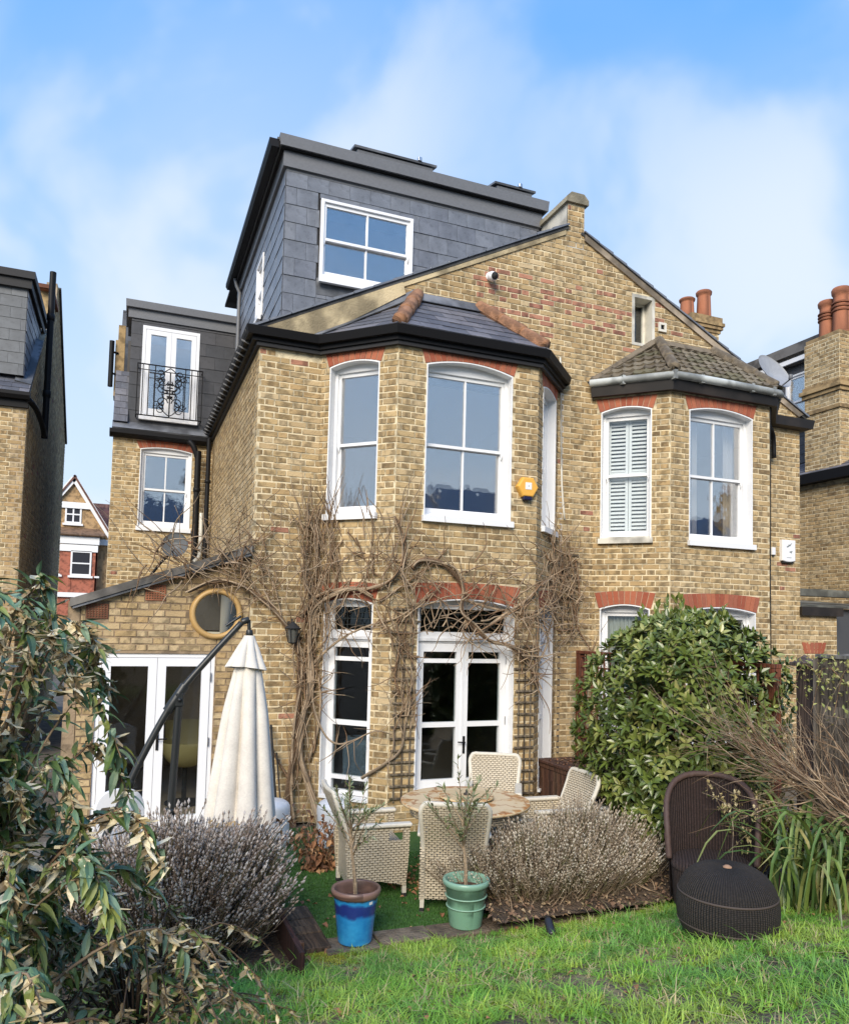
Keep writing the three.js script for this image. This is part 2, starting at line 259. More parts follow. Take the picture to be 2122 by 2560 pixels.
// ---------- windows: local frame of the wall they sit in, wall face at z 0 ----------
function ring(outer, inner, z0, z1) { const s = shapeOf(outer); s.holes.push(new THREE.Path(inner.map(p => new THREE.Vector2(...p)))); return ext(s, z0, z1); }
const rect = (a, b, c, d) => [[a, c], [b, c], [b, d], [a, d]];
function pane(par, a, b, c, d, z, mat = M.glass) { if (mat === M.glass) put('inner_pane', new THREE.BoxGeometry(b - a, d - c, .006).translate((a + b) / 2, (c + d) / 2, z - .011), mat, par); return put('pane', new THREE.BoxGeometry(b - a, d - c, .006).translate((a + b) / 2, (c + d) / 2, z), mat, par); }
function sash(house, at, dir, w, o = {}) {
  const g = frameAt(new THREE.Group(), ...at, ...dir); g.name = o.name || 'window'; house.add(g); if (o.label) g.userData.label = o.label;
  const rec = o.recess ?? .12, mat = o.mat || M.white, gl = o.glass || M.glass, fw = o.fw ?? .035, y0 = w.y0, a = w.s0, b = w.s1, t = w.y1;
  if (rec > .03) put('reveal', ring(archPts({ ...w, floorInset: 0 }), archPts({ ...w, floorInset: .004 }, .014), -rec, .006), mat, g);
  put('frame', ring(archPts({ ...w, floorInset: .0 }, .012), rect(a + fw + .012, b - fw - .012, y0 + .035, t - .05), -rec - .06, -rec), mat, g);
  put('sill', merge([bx(a - (o.sillOut ?? .025), b + (o.sillOut ?? .025), y0 - .075, y0 - .002, -rec, .055), bx(a + .014, b - .014, y0 - .002, y0 + .034, -rec - .06, -rec + .03)]), o.sillMat || mat, g);
  const A = a + fw + .012, B = b - fw - .012, lo = y0 + .035, hi = t - .05, mid = o.mid ?? (lo + hi) / 2, st = .036, bars = o.bars ?? 1, gb = .011;
  for (const [nm, p, q, z, bot, tp] of [['upper_sash', mid - .018, hi, -rec - .03, .036, .05], ['lower_sash', lo, mid + .018, -rec - .062, .085, .036]]) {
    const parts = [ring(rect(A, B, p, q), rect(A + st, B - st, p + bot, q - tp), z - .036, z)];
    const n = bars + 1, cw = (B - A - 2 * st) / n;
    for (let k = 1; k < n; k++) parts.push(bx(A + st + k * cw - gb, A + st + k * cw + gb, p + bot, q - tp, z - .034, z - .002));
    if (nm === 'upper_sash' && o.horns !== false) for (const s of [A + st / 2, B - st / 2]) parts.push(prism([[s - st / 2, p], [s + st / 2, p], [s + st / 4, p - .03], [s, p - .075], [s - st / 4, p - .03]].reverse(), z - .034, z - .002));
    put(nm, merge(parts), mat, g);
    for (let k = 0; k < n; k++) pane(g, A + st + k * cw + (k ? gb : 0), A + st + (k + 1) * cw - (k < n - 1 ? gb : 0), p + bot, q - tp, z - .018, gl);
  }
  return g;
}
// ---------- roofs and cladding ----------
function planeFrame(o, p0, p1, p2) {            // local x from p0 to p1 (left to right seen from outside), y up the slope
  const u = V(0, 0, 0).subVectors(p1, p0).normalize(), w = V(0, 0, 0).subVectors(p2, p0), n = V(0, 0, 0).crossVectors(u, w).normalize(), v = V(0, 0, 0).crossVectors(n, u);
  o.position.copy(p0); o.quaternion.setFromRotationMatrix(new THREE.Matrix4().makeBasis(u, v, n));
  return p => { const d = V(0, 0, 0).subVectors(p, p0); return [d.dot(u), d.dot(v)]; };
}
function cut(outline, y) { const xs = []; for (let i = 0; i < outline.length; i++) { const a = outline[i], b = outline[(i + 1) % outline.length]; if ((a[1] <= y) !== (b[1] <= y)) xs.push(a[0] + (y - a[1]) / (b[1] - a[1]) * (b[0] - a[0])); } return xs.sort((p, q) => p - q); }
const slateUnit = (() => { const q = [[-.5, -.5, .013], [.5, -.5, .013], [.5, .5, .005], [-.5, .5, .005]], o = [], uv = [], f = (...p) => p.forEach(k => { o.push(...k); uv.push(k[0] * .3, k[1] * .26 + k[2]); }), b = q.map(p => [p[0], p[1], .001]); f(q[0], q[1], q[2], q[0], q[2], q[3]); for (let i = 0; i < 4; i++) { const j = (i + 1) % 4; f(b[i], b[j], q[j], b[i], q[j], q[i]); } return Array.from({ length: 5 }, (_, k) => tri([...o], uv.map((x, i) => x + (i % 2 ? k * .31 : k * .17)))); })();
function slates(board, outline, o = {}) {
  const row = o.row || .245, W = o.width || .296, mats = o.mats || slateMats, r = rand(o.seed || 3), y0 = o.from ?? Math.min(...outline.map(p => p[1])), y1 = Math.max(...outline.map(p => p[1])), g = o.gap ?? .0035;
  for (let k = 0; ; k++) {
    const top = o.down ? y1 - k * row : y0 + (k + 1) * row, bot = top - row; if (o.down ? top < y0 + .03 : bot > y1 - .03) break;
    const yb = Math.max(bot, y0), yt = Math.min(top, y1), ym = (yb + yt) / 2, xs = cut(outline, ym + 1e-5);
    for (let i = 0; i + 1 < xs.length; i += 2) for (let j = Math.floor(xs[i] / W) - 1; ; j++) {
      const a0 = j * W + (k % 2) * W / 2 + (o.shift || 0); if (a0 >= xs[i + 1]) break;
      let segs = [[Math.max(a0, xs[i]), Math.min(a0 + W, xs[i + 1]), yb, yt]];
      for (const h of o.openings || []) segs = segs.flatMap(([a, b, c, d]) => { if (h[1] <= a || h[0] >= b || h[3] <= c || h[2] >= d) return [[a, b, c, d]]; const l = []; if (h[0] > a) l.push([a, h[0], c, d]); if (h[1] < b) l.push([h[1], b, c, d]); const m = Math.max(a, h[0]), n = Math.min(b, h[1]); if (h[2] > c) l.push([m, n, c, h[2]]); if (h[3] < d) l.push([m, n, h[3], d]); return l; });
      for (const [a, b, c, d] of segs) { if (b - a < .03 || d - c < .03) continue; const m = put(o.name || 'slate', slateUnit[Math.floor(r() * 5)], mats[Math.floor(r() * mats.length)], board); m.position.set((a + b) / 2, (c + d) / 2, r() * .004); m.rotation.set((r() - .5) * .012, 0, (r() - .5) * .008); m.scale.set(b - a - g, d - c - g * .4, 1); }
    }
  }
}
function clad(house, name, at, dir, outline, o = {}) { const sh = shapeOf(outline); for (const h of o.holes || []) sh.holes.push(new THREE.Path(rect(...h).map(p => new THREE.Vector2(...p)))); const m = frameAt(put(name, ext(sh, -.06, 0), M.darkFascia, house), ...at, ...dir); slates(m, outline, { ...o, openings: [...(o.holes || []), ...(o.openings || [])] }); return m; }
function roofPlane(house, name, pts, o = {}) { const m = new THREE.Mesh(); m.name = name; m.castShadow = m.receiveShadow = true; house.add(m); const f = planeFrame(m, pts[0], pts[1], pts[pts.length - 1]), l = pts.map(f); m.geometry = ext(shapeOf(l), -.05, 0); m.material = M.darkFascia; if (!o.bare) slates(m, l, o); return m; }
function hipTiles(house, a, b, n, r, mat) { for (let k = 0; k < n; k++) { const p = a.clone().lerp(b, k / n), q = a.clone().lerp(b, (k + 1.12) / n); put('hip_tile', tube([p, q], r * 1.06, r * .9, 10, 3, .1, k + 3), mat, house); } }
function polySlab(pts, y0, y1) { return prism(pts.map(p => [p[0], -p[1]]), y0, y1).rotateX(-Math.PI / 2); }
const RT = Math.SQRT1_2, WALLBLACK = [[-.02, 0], [.10, 0], [.10, .07], [.17, .07], [.185, .16], [.05, .17], [-.02, .17]];
const bayFaces = (x0, x1, x2, x3, d) => ({ jl: [x0, 0], l: [[x0, 0], [RT, RT]], f: [[x1, d], [1, 0]], r: [[x2, d], [RT, -RT]], len: Math.hypot(x1 - x0, d), flen: x2 - x1, poly: [[x0, 0], [x1, d], [x2, d], [x3, 0]] });

// ---------- the house whose garden this is ----------
const home = thing('brick_house', 'yellow brick house with slate dormer, canted bay and French doors onto the patio', 'house');
const homeBank = new Bank(home);
const gableTop = x => x < 5.745 ? 5.97 + .508 * (x - 1.30) : 8.23 - .507 * (x - 5.745);
const LBAY = bayFaces(2.14, 2.895, 4.80, 5.555, .755), RBAY = bayFaces(6.14, 6.895, 8.68, 9.435, .755);
const gableRed = (x0) => (s, y, ci, r) => { const x = s + x0; if (y > 6.75 && y < 7.35 && x > 4.2 && x < 7.4 && r() < (Math.round(y / .0775) % 4 ? .25 : .75)) return r() < .6 ? 10 : 11; if (y > 7.6 && r() < .45) return [0, 3, 7, 12, 1][Math.floor(r() * 5)]; return ci; };
{ // rear gable, our half; hollow behind the bay
  wall(home, homeBank, 'gable_wall', [1.37, 0], [1, 0], { outline: [[0, 0], [4.375, 0], [4.375, 8.2], [0, 5.98]], openings: [{ s0: .83, s1: 4.12, y0: .02, y1: 5.74 }], pal: 'gable', seed: 2, openEnd: true, phase: 1.37, recolour: (s, y, ci, r) => { ci = gableRed(1.37)(s, y, ci, r); if (s < .8 && y > 3.6 && (ci === 6 || ci === 5) && r() < .6) return 0; if (y < 2.6 && r() < .35) return [2, 4, 5, 9][Math.floor(r() * 4)]; return ci; }, skip: [{ s0: .2, s1: 4.0, y0: 5.7, y1: 5.98 }] });
}
const LW = { cu: { s0: .127, s1: .82, y0: 3.74, y1: 5.585, rise: .055, archH: .15, topFall: 0 }, cl: { s0: .15, s1: .82, y0: .32, y1: 2.655, rise: .06, archH: .20 }, fu: { s0: .365, s1: 1.535, y0: 3.73, y1: 5.585, rise: .085, archH: .12, topFall: 0 }, fl: { s0: .325, s1: 1.615, y0: .32, y1: 2.655, rise: .085, archH: .20 }, ru: { s0: .248, s1: .941, y0: 3.74, y1: 5.585, rise: .055, archH: .15, topFall: 0 }, rl: { s0: .248, s1: .918, y0: .32, y1: 2.655, rise: .06, archH: .20 } };
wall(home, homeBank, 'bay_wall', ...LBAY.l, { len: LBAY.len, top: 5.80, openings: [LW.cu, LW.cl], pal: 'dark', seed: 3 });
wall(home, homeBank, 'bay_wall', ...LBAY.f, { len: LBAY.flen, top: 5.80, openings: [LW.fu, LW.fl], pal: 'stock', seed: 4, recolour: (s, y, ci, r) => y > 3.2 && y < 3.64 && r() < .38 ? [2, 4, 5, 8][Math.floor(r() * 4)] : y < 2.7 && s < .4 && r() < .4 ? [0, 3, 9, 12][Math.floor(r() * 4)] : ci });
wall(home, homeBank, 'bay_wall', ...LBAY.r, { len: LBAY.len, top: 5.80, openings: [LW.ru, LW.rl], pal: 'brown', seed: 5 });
for (const [f, u, l] of [['l', 'cu', 'cl'], ['f', 'fu', 'fl'], ['r', 'ru', 'rl']]) { redArch(home, ...LBAY[f], LW[u], LW[u].archH); redArch(home, ...LBAY[f], LW[l], LW[l].archH); }
wall(home, homeBank, 'side_wall', [1.37, -5.4], [0, 1], { len: 5.4, top: 5.80, brickFrom: 2.7, pal: 'stock', seed: 6 });
wall(home, homeBank, 'main_rear_wall', [-.36, -5.4], [1, 0], { len: 1.73, top: 5.76, brickFrom: 2.4, openings: [{ s0: .47, s1: 1.37, y0: 4.08, y1: 5.5, rise: .05, archH: .12 }], pal: 'brown', seed: 8, recolour: (s, y, ci, r) => r() < .35 ? [0, 9, 1, 3][Math.floor(r() * 4)] : ci });
redArch(home, [-.36, -5.4], [1, 0], { s0: .47, s1: 1.37, y1: 5.5, rise: .05 }, .12);
const LEAN = [-.47, -.02];
wall(home, homeBank, 'extension_wall', LEAN, [1, 0], { outline: [[0, 0], [1.835, 0], [1.835, 3.26], [0, 2.585]], openings: [{ s0: .19, s1: 1.46, y0: 0, y1: 2.015 }, { round: 1, s: 1.455, y: 2.485, r: .285 }], skip: [{ s0: .66, s1: .885, y0: 2.62, y1: 2.80 }, { s0: .05, s1: .285, y0: 2.40, y1: 2.565 }], pal: 'yellow', mortar: M.mortarBrown, seed: 9, row: .0785, gap: .014 });
// shell behind: main block, floors, rooms
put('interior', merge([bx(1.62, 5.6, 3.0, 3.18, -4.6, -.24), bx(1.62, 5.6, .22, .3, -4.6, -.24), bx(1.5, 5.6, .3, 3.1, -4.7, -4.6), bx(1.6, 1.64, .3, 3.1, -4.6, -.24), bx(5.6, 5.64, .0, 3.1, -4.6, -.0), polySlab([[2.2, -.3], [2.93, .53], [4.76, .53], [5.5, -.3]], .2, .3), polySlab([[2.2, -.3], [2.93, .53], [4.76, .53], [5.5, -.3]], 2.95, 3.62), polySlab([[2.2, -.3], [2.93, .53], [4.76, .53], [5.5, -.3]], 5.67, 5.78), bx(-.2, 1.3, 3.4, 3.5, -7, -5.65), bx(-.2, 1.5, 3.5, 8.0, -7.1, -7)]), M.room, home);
put('upper_rooms', merge([bx(1.5, 5.6, 3.1, 5.74, -3.6, -3.5), bx(1.6, 1.64, 3.1, 5.74, -3.5, -.24), bx(5.6, 5.64, 3.1, 5.74, -3.5, -.0), bx(1.6, 5.6, 5.66, 5.74, -3.5, -.24), bx(1.65, 5.58, 3.19, 3.2, -3.5, -.24)]), M.roomLight, home);
put('main_block', merge([bx(-.36, 5.745, 0, 5.7, -12, -11.8), bx(-.36, -.14, 0, 5.7, -11.8, -5.62), slab([V(-.36, 5.75, -5.7), V(5.745, 5.75, -5.7), V(5.745, 9.3, -8.8), V(-.36, 9.3, -8.8)], .1), slab([V(5.745, 5.75, -12.2), V(-.36, 5.75, -12.2), V(-.36, 9.3, -8.8), V(5.745, 9.3, -8.8)], .1)]), M.felt, home);

// bay windows
sash(home, ...LBAY.l, LW.cu, { bars: 0, mid: 4.63, label: 'narrow sash window in the left side of the upper bay' });
sash(home, ...LBAY.f, LW.fu, { bars: 1, mid: 4.63, label: 'wide four pane sash window in the front of the upper bay' });
sash(home, ...LBAY.r, LW.ru, { bars: 0, mid: 4.63, label: 'narrow sash window in the right side of the upper bay' });
function lattice(x0, x1, y0, y1, st, top, bot, rails, z0, z1) { return [bx(x0, x0 + st, y0, y1, z0, z1), bx(x1 - st, x1, y0, y1, z0, z1), bx(x0 + st, x1 - st, y1 - top, y1, z0, z1), bx(x0 + st, x1 - st, y0, y0 + bot, z0, z1), ...rails.map(([y, h]) => bx(x0 + st, x1 - st, y - h / 2, y + h / 2, z0, z1))]; }
function lattPanes(g, x0, x1, y0, y1, st, top, bot, rails, z, mat) { const ys = [y0 + bot, ...rails.flatMap(([y, h]) => [y - h / 2, y + h / 2]), y1 - top]; for (let k = 0; k < ys.length; k += 2) pane(g, x0 + st, x1 - st, ys[k], ys[k + 1], z, mat); }
const leadMat = std([.03, .035, .033], { roughness: .6 }), greenGlass = phy([.22, .34, .27], { transmission: 1, roughness: .02, ior: 1.5, thickness: 0 });
function bayLower(face, w, o) {
  const g = frameAt(new THREE.Group(), ...face); g.name = o.name; g.userData.label = o.label; home.add(g);
  const rec = .115, z0 = -rec - .06, z1 = -rec, fw = .05, a = w.s0, b = w.s1;
  put('reveal', ring(archPts({ ...w, floorInset: 0 }), archPts({ ...w, floorInset: .004 }, .014), -rec, .006), M.white, g);
  const A = a + fw, B = b - fw, body = ring(archPts({ ...w, floorInset: 0 }, .012), rect(A, B, w.y0 + .03, 2.20), z0, z1), sh = shapeOf(archPts({ ...w, floorInset: 0 }, .012));
  sh.holes.push(new THREE.Path(rect(A, B, w.y0 + .03, 2.20).map(p => new THREE.Vector2(...p))), new THREE.Path(rect(A + .03, B - .03, 2.335, 2.615).map(p => new THREE.Vector2(...p))));
  put('frame', ext(sh, z0, z1), M.white, g);
  put('transom_bar', merge([bx(A - .02, B + .02, 2.225, 2.26, z1, z1 + .03), bx(a + .014, b - .014, w.y0, w.y0 + .03, -rec, .03)]), M.white, g);
  pane(g, A + .03, B - .03, 2.335, 2.615, (z0 + z1) / 2, greenGlass);
  const came = []; for (let x = A + .03; x <= B - .029; x += (B - A - .06) / o.cames) came.push(bx(x - .0025, x + .0025, 2.335, 2.615, z0 + .02, z0 + .036)); for (const y of [2.40, 2.475, 2.55]) came.push(bx(A + .03, B - .03, y - .0025, y + .0025, z0 + .02, z0 + .036)); const cc = (A + B) / 2; came.push(ext((() => { const s = new THREE.Shape(); s.absarc(cc, 2.475, .06, 0, 6.2832); const h = new THREE.Path(); h.absarc(cc, 2.475, .052, 0, 6.2832); s.holes.push(h); return s; })(), z0 + .02, z0 + .038));
  put('leaded_light', merge(came), leadMat, g);
  const rails = [[1.985, .05], [1.215, .06]];
  if (o.doors) {
    const mid = (A + B) / 2;
    for (const [p, q] of [[A + .004, mid - .002], [mid + .002, B - .004]]) { put('door_leaf', merge(lattice(p, q, .36, 2.195, .075, .10, .2, rails, z0, z1 + .004)), M.white, g); lattPanes(g, p, q, .36, 2.195, .075, .10, .2, rails, (z0 + z1) / 2, M.clear); }
    put('door_bead', bx(mid - .012, mid + .012, .36, 2.19, z1 + .004, z1 + .014), M.white, g);
    put('door_handle', merge([rbx(mid + .02, mid + .05, .86, 1.07, z1 + .004, z1 + .014, .004), rod([mid + .035, 1.0, z1 + .012], [mid + .035, 1.0, z1 + .05], .008), rod([mid + .04, 1.0, z1 + .05], [mid - .06, 1.005, z1 + .05], .008)]), M.black, g);
    for (const y of [.6, 1.25, 2.0]) put('hinge', rod([B - .002, y - .05, z1 + .01], [B - .002, y + .05, z1 + .01], .007), M.steel, g);
  } else { const rl = [...rails, [.56, .05]]; put('sash', merge(lattice(A, B, .36, 2.195, .05, .07, .05, rl, z0, z1 + .002)), M.white, g); lattPanes(g, A, B, .36, 2.195, .05, .07, .05, rl, (z0 + z1) / 2, M.clear); }
  return g;
}
bayLower(LBAY.l, LW.cl, { name: 'window', cames: 3, label: 'tall narrow bay window with leaded top light' });
bayLower(LBAY.f, LW.fl, { name: 'french_doors', cames: 9, doors: true, label: 'white French doors with leaded transom light' });
bayLower(LBAY.r, LW.rl, { name: 'window', cames: 3, label: 'tall narrow bay window seen edge on' });
// eaves, gutters
put('gutter', sweep([[1.32, -5.35], [1.32, .03], [2.11, .03], [2.868, .79], [4.827, .79], [5.60, .02]], [[-.03, 0], [.05, 0], [.05, .055], [.11, .055], [.135, .15], [.12, .16], [-.03, .16]], 5.795), M.black, home);
put('soffit_board', sweep([[1.37, -5.35], [1.37, .012], [2.125, .012], [2.882, .77], [4.813, .77], [5.575, .008]], [[0, 0], [.045, 0], [.045, .05], [0, .05]], 5.745), M.darkFascia, home);
for (let k = 0; k < 22; k++) { const z = -5.1 + k * .235; put('gutter_bracket', bar([1.33, 5.80, z], [1.165, 5.86, z], .02, .012), M.greyTrim, home); }
// bay roof
{
  const y = 5.955, A = V(1.99, y, .0), B = V(2.83, y, .90), C = V(4.865, y, .90), D = V(5.70, y, .0), E = V(3.37, 6.69, .0), Fp = V(4.31, 6.69, .0);
  roofPlane(home, 'bay_roof', [A, B, E], { mats: bayslateMats, row: .19, width: .31, seed: 5 });
  roofPlane(home, 'bay_roof', [B, C, Fp, E], { mats: bayslateMats, row: .19, width: .31, seed: 6 });
  roofPlane(home, 'bay_roof', [C, D, Fp], { mats: bayslateMats, row: .19, width: .31, seed: 7 });
  hipTiles(home, V(2.86, 6.0, .86), V(3.38, 6.74, .02), 3, .095, M.mossTile); hipTiles(home, V(4.83, 6.0, .86), V(4.31, 6.74, .02), 3, .095, M.mossTile);
  put('flashing', merge([slab([V(3.36, 6.66, .10), V(4.30, 6.66, .10), V(4.30, 6.80, .006), V(3.36, 6.80, .006)], .012), slab([V(2.0, 5.985, .03), V(2.10, 5.985, .13), V(3.37, 6.74, .012), V(3.36, 6.84, .006)], .012)]), M.lead, home);
}
// sand-and-cement fillet under the verges, verge slates
put('render_fillet', merge([prism([[1.36, 5.955], [2.1, 5.985], [3.22, 6.74], [3.17, 6.90], [1.36, gableTop(1.36) + .01]], .004, .028), prism([[3.17, 6.82], [5.63, 8.06], [5.63, 8.165], [3.17, gableTop(3.17)]], .004, .022)]), M.render, home);
function verge(house, x0, x1, n, side) { const rr = rand(n * 7 + 1); for (let k = 0; k < n; k++) { const a = lerp(x0, x1, k / n), b = lerp(x0, x1, (k + 1.04) / n), ya = gableTop(a) + .012, yb = gableTop(b) + .012; put('verge_slate', prism((side < 0 ? [[a, ya], [b, yb], [b, yb + .022], [a, ya + .03 + rr() * .01]] : [[a, ya], [b, yb], [b, yb + .03 + rr() * .012], [a, ya + .018]]), -.35, .055), slateMats[k % 5], house); } }
verge(home, 1.20, 5.66, 17, -1);
put('roof_slope', merge([slab([V(1.18, 5.92, -5.3), V(1.18, 5.92, .03), V(5.66, gableTop(5.66) + .008, .03), V(5.66, gableTop(5.66) + .008, -.9), V(1.9, gableTop(1.9), -.9), V(1.9, gableTop(1.9), -5.3)], .04)]), M.felt, home);
// rear dormer, hung with big slates
const DZ = -.77;
clad(home, 'dormer_face', [1.75, DZ], [1, 0], [[0, -.0 + 6.0], [3.86, 6.0], [3.86, 8.53], [0, 8.53]], { holes: [[.47, 1.83, 7.09, 8.21]], openings: [[.455, 1.85, 6.87, 7.095]], down: true, seed: 11 });
put('lead_apron', bx(2.205, 3.60, 6.87, 7.095, DZ, DZ + .012), M.lead, home);
clad(home, 'dormer_cheek', [1.75, -5.4], [0, 1], [[0, 6.1], [4.63, 6.1], [4.63, 8.53], [0, 8.53]], { holes: [[2.38, 3.02, 7.12, 8.12], [.55, .95, 6.6, 7.5]], down: true, seed: 12 });
put('dormer_fascia', merge([sweep([[1.70, -5.3], [1.70, DZ + .05], [5.66, DZ + .05]], [[-.06, 0], [0, 0], [0, .22], [-.06, .22]], 8.53), sweep([[1.76, -5.3], [1.76, DZ + .002], [5.63, DZ + .002]], [[-.04, 0], [.01, 0], [.01, .05], [-.04, .05]], 8.49)]), M.greyTrim, home);
put('roof_edge_trim', sweep([[1.64, -5.35], [1.64, DZ + .13], [5.72, DZ + .13], [5.72, -4]], [[-.2, .0], [0, 0], [.012, .15], [-.2, .15]], 8.762), M.greyTrim, home);
put('dormer_shadow_strip', sweep([[1.66, -5.3], [1.66, DZ + .1], [5.68, DZ + .1]], [[-.12, 0], [0, 0], [0, .03], [-.12, .03]], 8.745), M.black, home);  // black strip standing in for the shadow gap between fascia and edge trim
put('dormer_gutter', sweep([[1.625, -5.45], [1.625, DZ + .10]], [[0, 0], [.10, .0], [.13, .05], [.13, .11], [0, .11]], 8.73), M.black, home);
put('flat_roof', bx(1.6, 5.7, 8.82, 8.87, -6.5, DZ + .1), M.felt, home);
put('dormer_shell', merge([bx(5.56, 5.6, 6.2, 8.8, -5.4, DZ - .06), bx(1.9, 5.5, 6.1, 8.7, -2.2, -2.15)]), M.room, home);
sash(home, [1.75, DZ], [1, 0], { s0: .47, s1: 1.83, y0: 7.09, y1: 8.21 }, { recess: .0, fw: .045, mat: M.upvc, bars: 1, mid: 7.65, sillOut: 0, horns: true, label: 'white four pane sash window in the slate dormer' }).position.z += .055;
sash(home, [1.75, -5.4], [0, 1], { s0: 2.38, s1: 3.02, y0: 7.12, y1: 8.12 }, { recess: .0, fw: .04, mat: M.upvc, bars: 0, sillOut: 0, label: 'small sash window in the dormer cheek' }).position.x -= .03;
sash(home, [1.75, -5.4], [0, 1], { s0: .55, s1: .95, y0: 6.6, y1: 7.5 }, { recess: .0, fw: .04, mat: M.upvc, bars: 0, sillOut: 0, label: 'far small window in the dormer cheek' }).position.x -= .03;
for (const [x0, x1] of [[2.75, 3.9], [4.95, 5.55]]) { const g = new THREE.Group(); g.name = 'rooflight'; home.add(g); put('kerb', slab([V(x0, 9.10, -.85), V(x1, 9.10, -.85), V(x1, 9.30, -1.6), V(x0, 9.30, -1.6)], .22), M.greyTrim, g); put('glazing', slab([V(x0 - .05, 9.145, -.82), V(x1 + .05, 9.145, -.82), V(x1 + .05, 9.35, -1.62), V(x0 - .05, 9.35, -1.62)], .03), M.lead, g); put('catch', rbx(x1 - .25, x1 - .19, 9.14, 9.20, -.86, -.80, .01), M.steel, g); }
// mansard and Juliet doors of the main roof
clad(home, 'mansard_face', [-.14, -5.4], [1, 0], [[0, 5.95], [1.89, 5.95], [1.89, 7.9], [0, 7.9]], { holes: [[.20, 1.20, 6.06, 7.77]], seed: 14, mats: [[.062, .062, .068], [.055, .056, .062], [.07, .068, .072]].map(c => std(c, { map: T.slate, roughness: .5 })), row: .235, width: .33 });
put('mansard_fascia', sweep([[-.2, -6.4], [-.2, -5.36], [1.75, -5.36]], [[-.05, 0], [0, 0], [0, .17], [-.05, .17]], 7.88), M.greyTrim, home);
put('roof_edge_trim', sweep([[-.24, -6.4], [-.24, -5.30], [1.75, -5.30]], [[-.2, 0], [0, 0], [.01, .13], [-.2, .13]], 8.055), M.greyTrim, home);
put('mansard_roof', bx(-.2, 1.9, 8.1, 8.16, -6.5, -5.4), M.felt, home);
put('lead_ledge', slab([V(-.38, 5.80, -5.20), V(1.37, 5.80, -5.20), V(1.37, 5.96, -5.38), V(-.38, 5.96, -5.38)], .03), M.lead, home);
roofPlane(home, 'mansard_slope', [V(-.37, 5.93, -5.30), V(-.13, 5.93, -5.30), V(-.13, 6.95, -5.66), V(-.37, 6.95, -5.66)], { mats: bayslateMats, row: .14, width: .2, seed: 15 });
put('gutter', sweep([[-.42, -5.42], [1.30, -5.42]], [[.0, 0], [.12, 0], [.20, .05], [.20, .12], [.0, .13]], 5.66), M.black, home);
put('parapet', merge([bx(-.40, -.24, 6.5, 7.55, -6.1, -5.75), bx(-.36, -.24, 7.55, 7.85, -6.1, -5.78)]), brickMats[4], home);
put('soil_pipe', merge([rod([-.46, 6.65, -5.7], [-.46, 7.5, -5.7], .045), rod([-.46, 6.9, -5.7], [-.35, 6.9, -5.75], .02), rod([-.46, 7.3, -5.7], [-.35, 7.3, -5.75], .02)]), M.black, home);
{
  const g = frameAt(new THREE.Group(), -.14, -5.4, 1, 0); g.name = 'juliet_doors'; g.userData.label = 'white double doors behind the ironwork balcony rail'; home.add(g);
  put('frame', ring(rect(.20, 1.20, 6.06, 7.77), rect(.255, 1.145, 6.14, 7.71), -.04, .03), M.upvc, g);
  put('sill', bx(.19, 1.21, 6.02, 6.09, 0, .09), M.upvc, g);
  for (const [p, q] of [[.26, .698], [.702, 1.14]]) { put('door_leaf', merge(lattice(p, q, 6.145, 7.705, .085, .085, .10, [], -.02, .025)), M.upvc, g); pane(g, p + .085, q - .085, 6.245, 7.62, 0, M.glass); }
}
sash(home, [-.36, -5.4], [1, 0], { s0: .47, s1: 1.37, y0: 4.08, y1: 5.5, rise: .05 }, { recess: .06, fw: .05, bars: 1, mid: 4.78, label: 'four pane sash window in the recessed wall' });
// pipes in the corner
put('soil_stack', merge([rod([1.10, 3.3, -5.17], [1.10, 5.5, -5.17], .058), tube([[.93, 5.68, -5.2], [1.0, 5.6, -5.17], [1.10, 5.35, -5.17]], .05, .05, 10, 8), ...[3.9, 4.75].map(y => rod([1.10, y, -5.17], [1.10, y + .07, -5.17], .07))]), M.black, home);
put('downpipe', merge([rod([1.27, 3.3, -5.02], [1.27, 5.72, -5.02], .042), ...[4.1, 4.9].map(y => rod([1.27, y, -5.02], [1.27, y + .06, -5.02], .055))]), M.black, home);
put('waste_pipe', tube([[1.19, 4.35, -5.05], [1.19, 3.75, -5.05], [1.17, 3.55, -4.95], [1.08, 3.45, -4.8]], .035, .035, 10, 12), M.offWhite, home);
put('dormer_downpipe', tube([[1.60, 8.75, -4.9], [1.62, 8.62, -4.9], [1.69, 8.55, -4.9], [1.69, 8.3, -4.9], [1.69, 6.6, -4.9]], .035, .035, 10, 14), M.greyTrim, home);
// party-wall upstand at the gable top
put('party_wall', merge([bx(5.665, 5.945, 7.9, 8.55, -1.9, .0)]), M.offWhite, home);
wall(home, homeBank, 'upstand_wall', [5.665, .006], [1, 0], { outline: [[0, 7.98], [.28, 7.98], [.28, 8.55], [0, 8.55]], thick: .02, pal: 'brown', seed: 20 });
put('coping', prism([[5.62, 8.55], [5.99, 8.55], [5.99, 8.62], [5.91, 8.70], [5.70, 8.70], [5.62, 8.62]], -1.95, .05), M.stone, home);
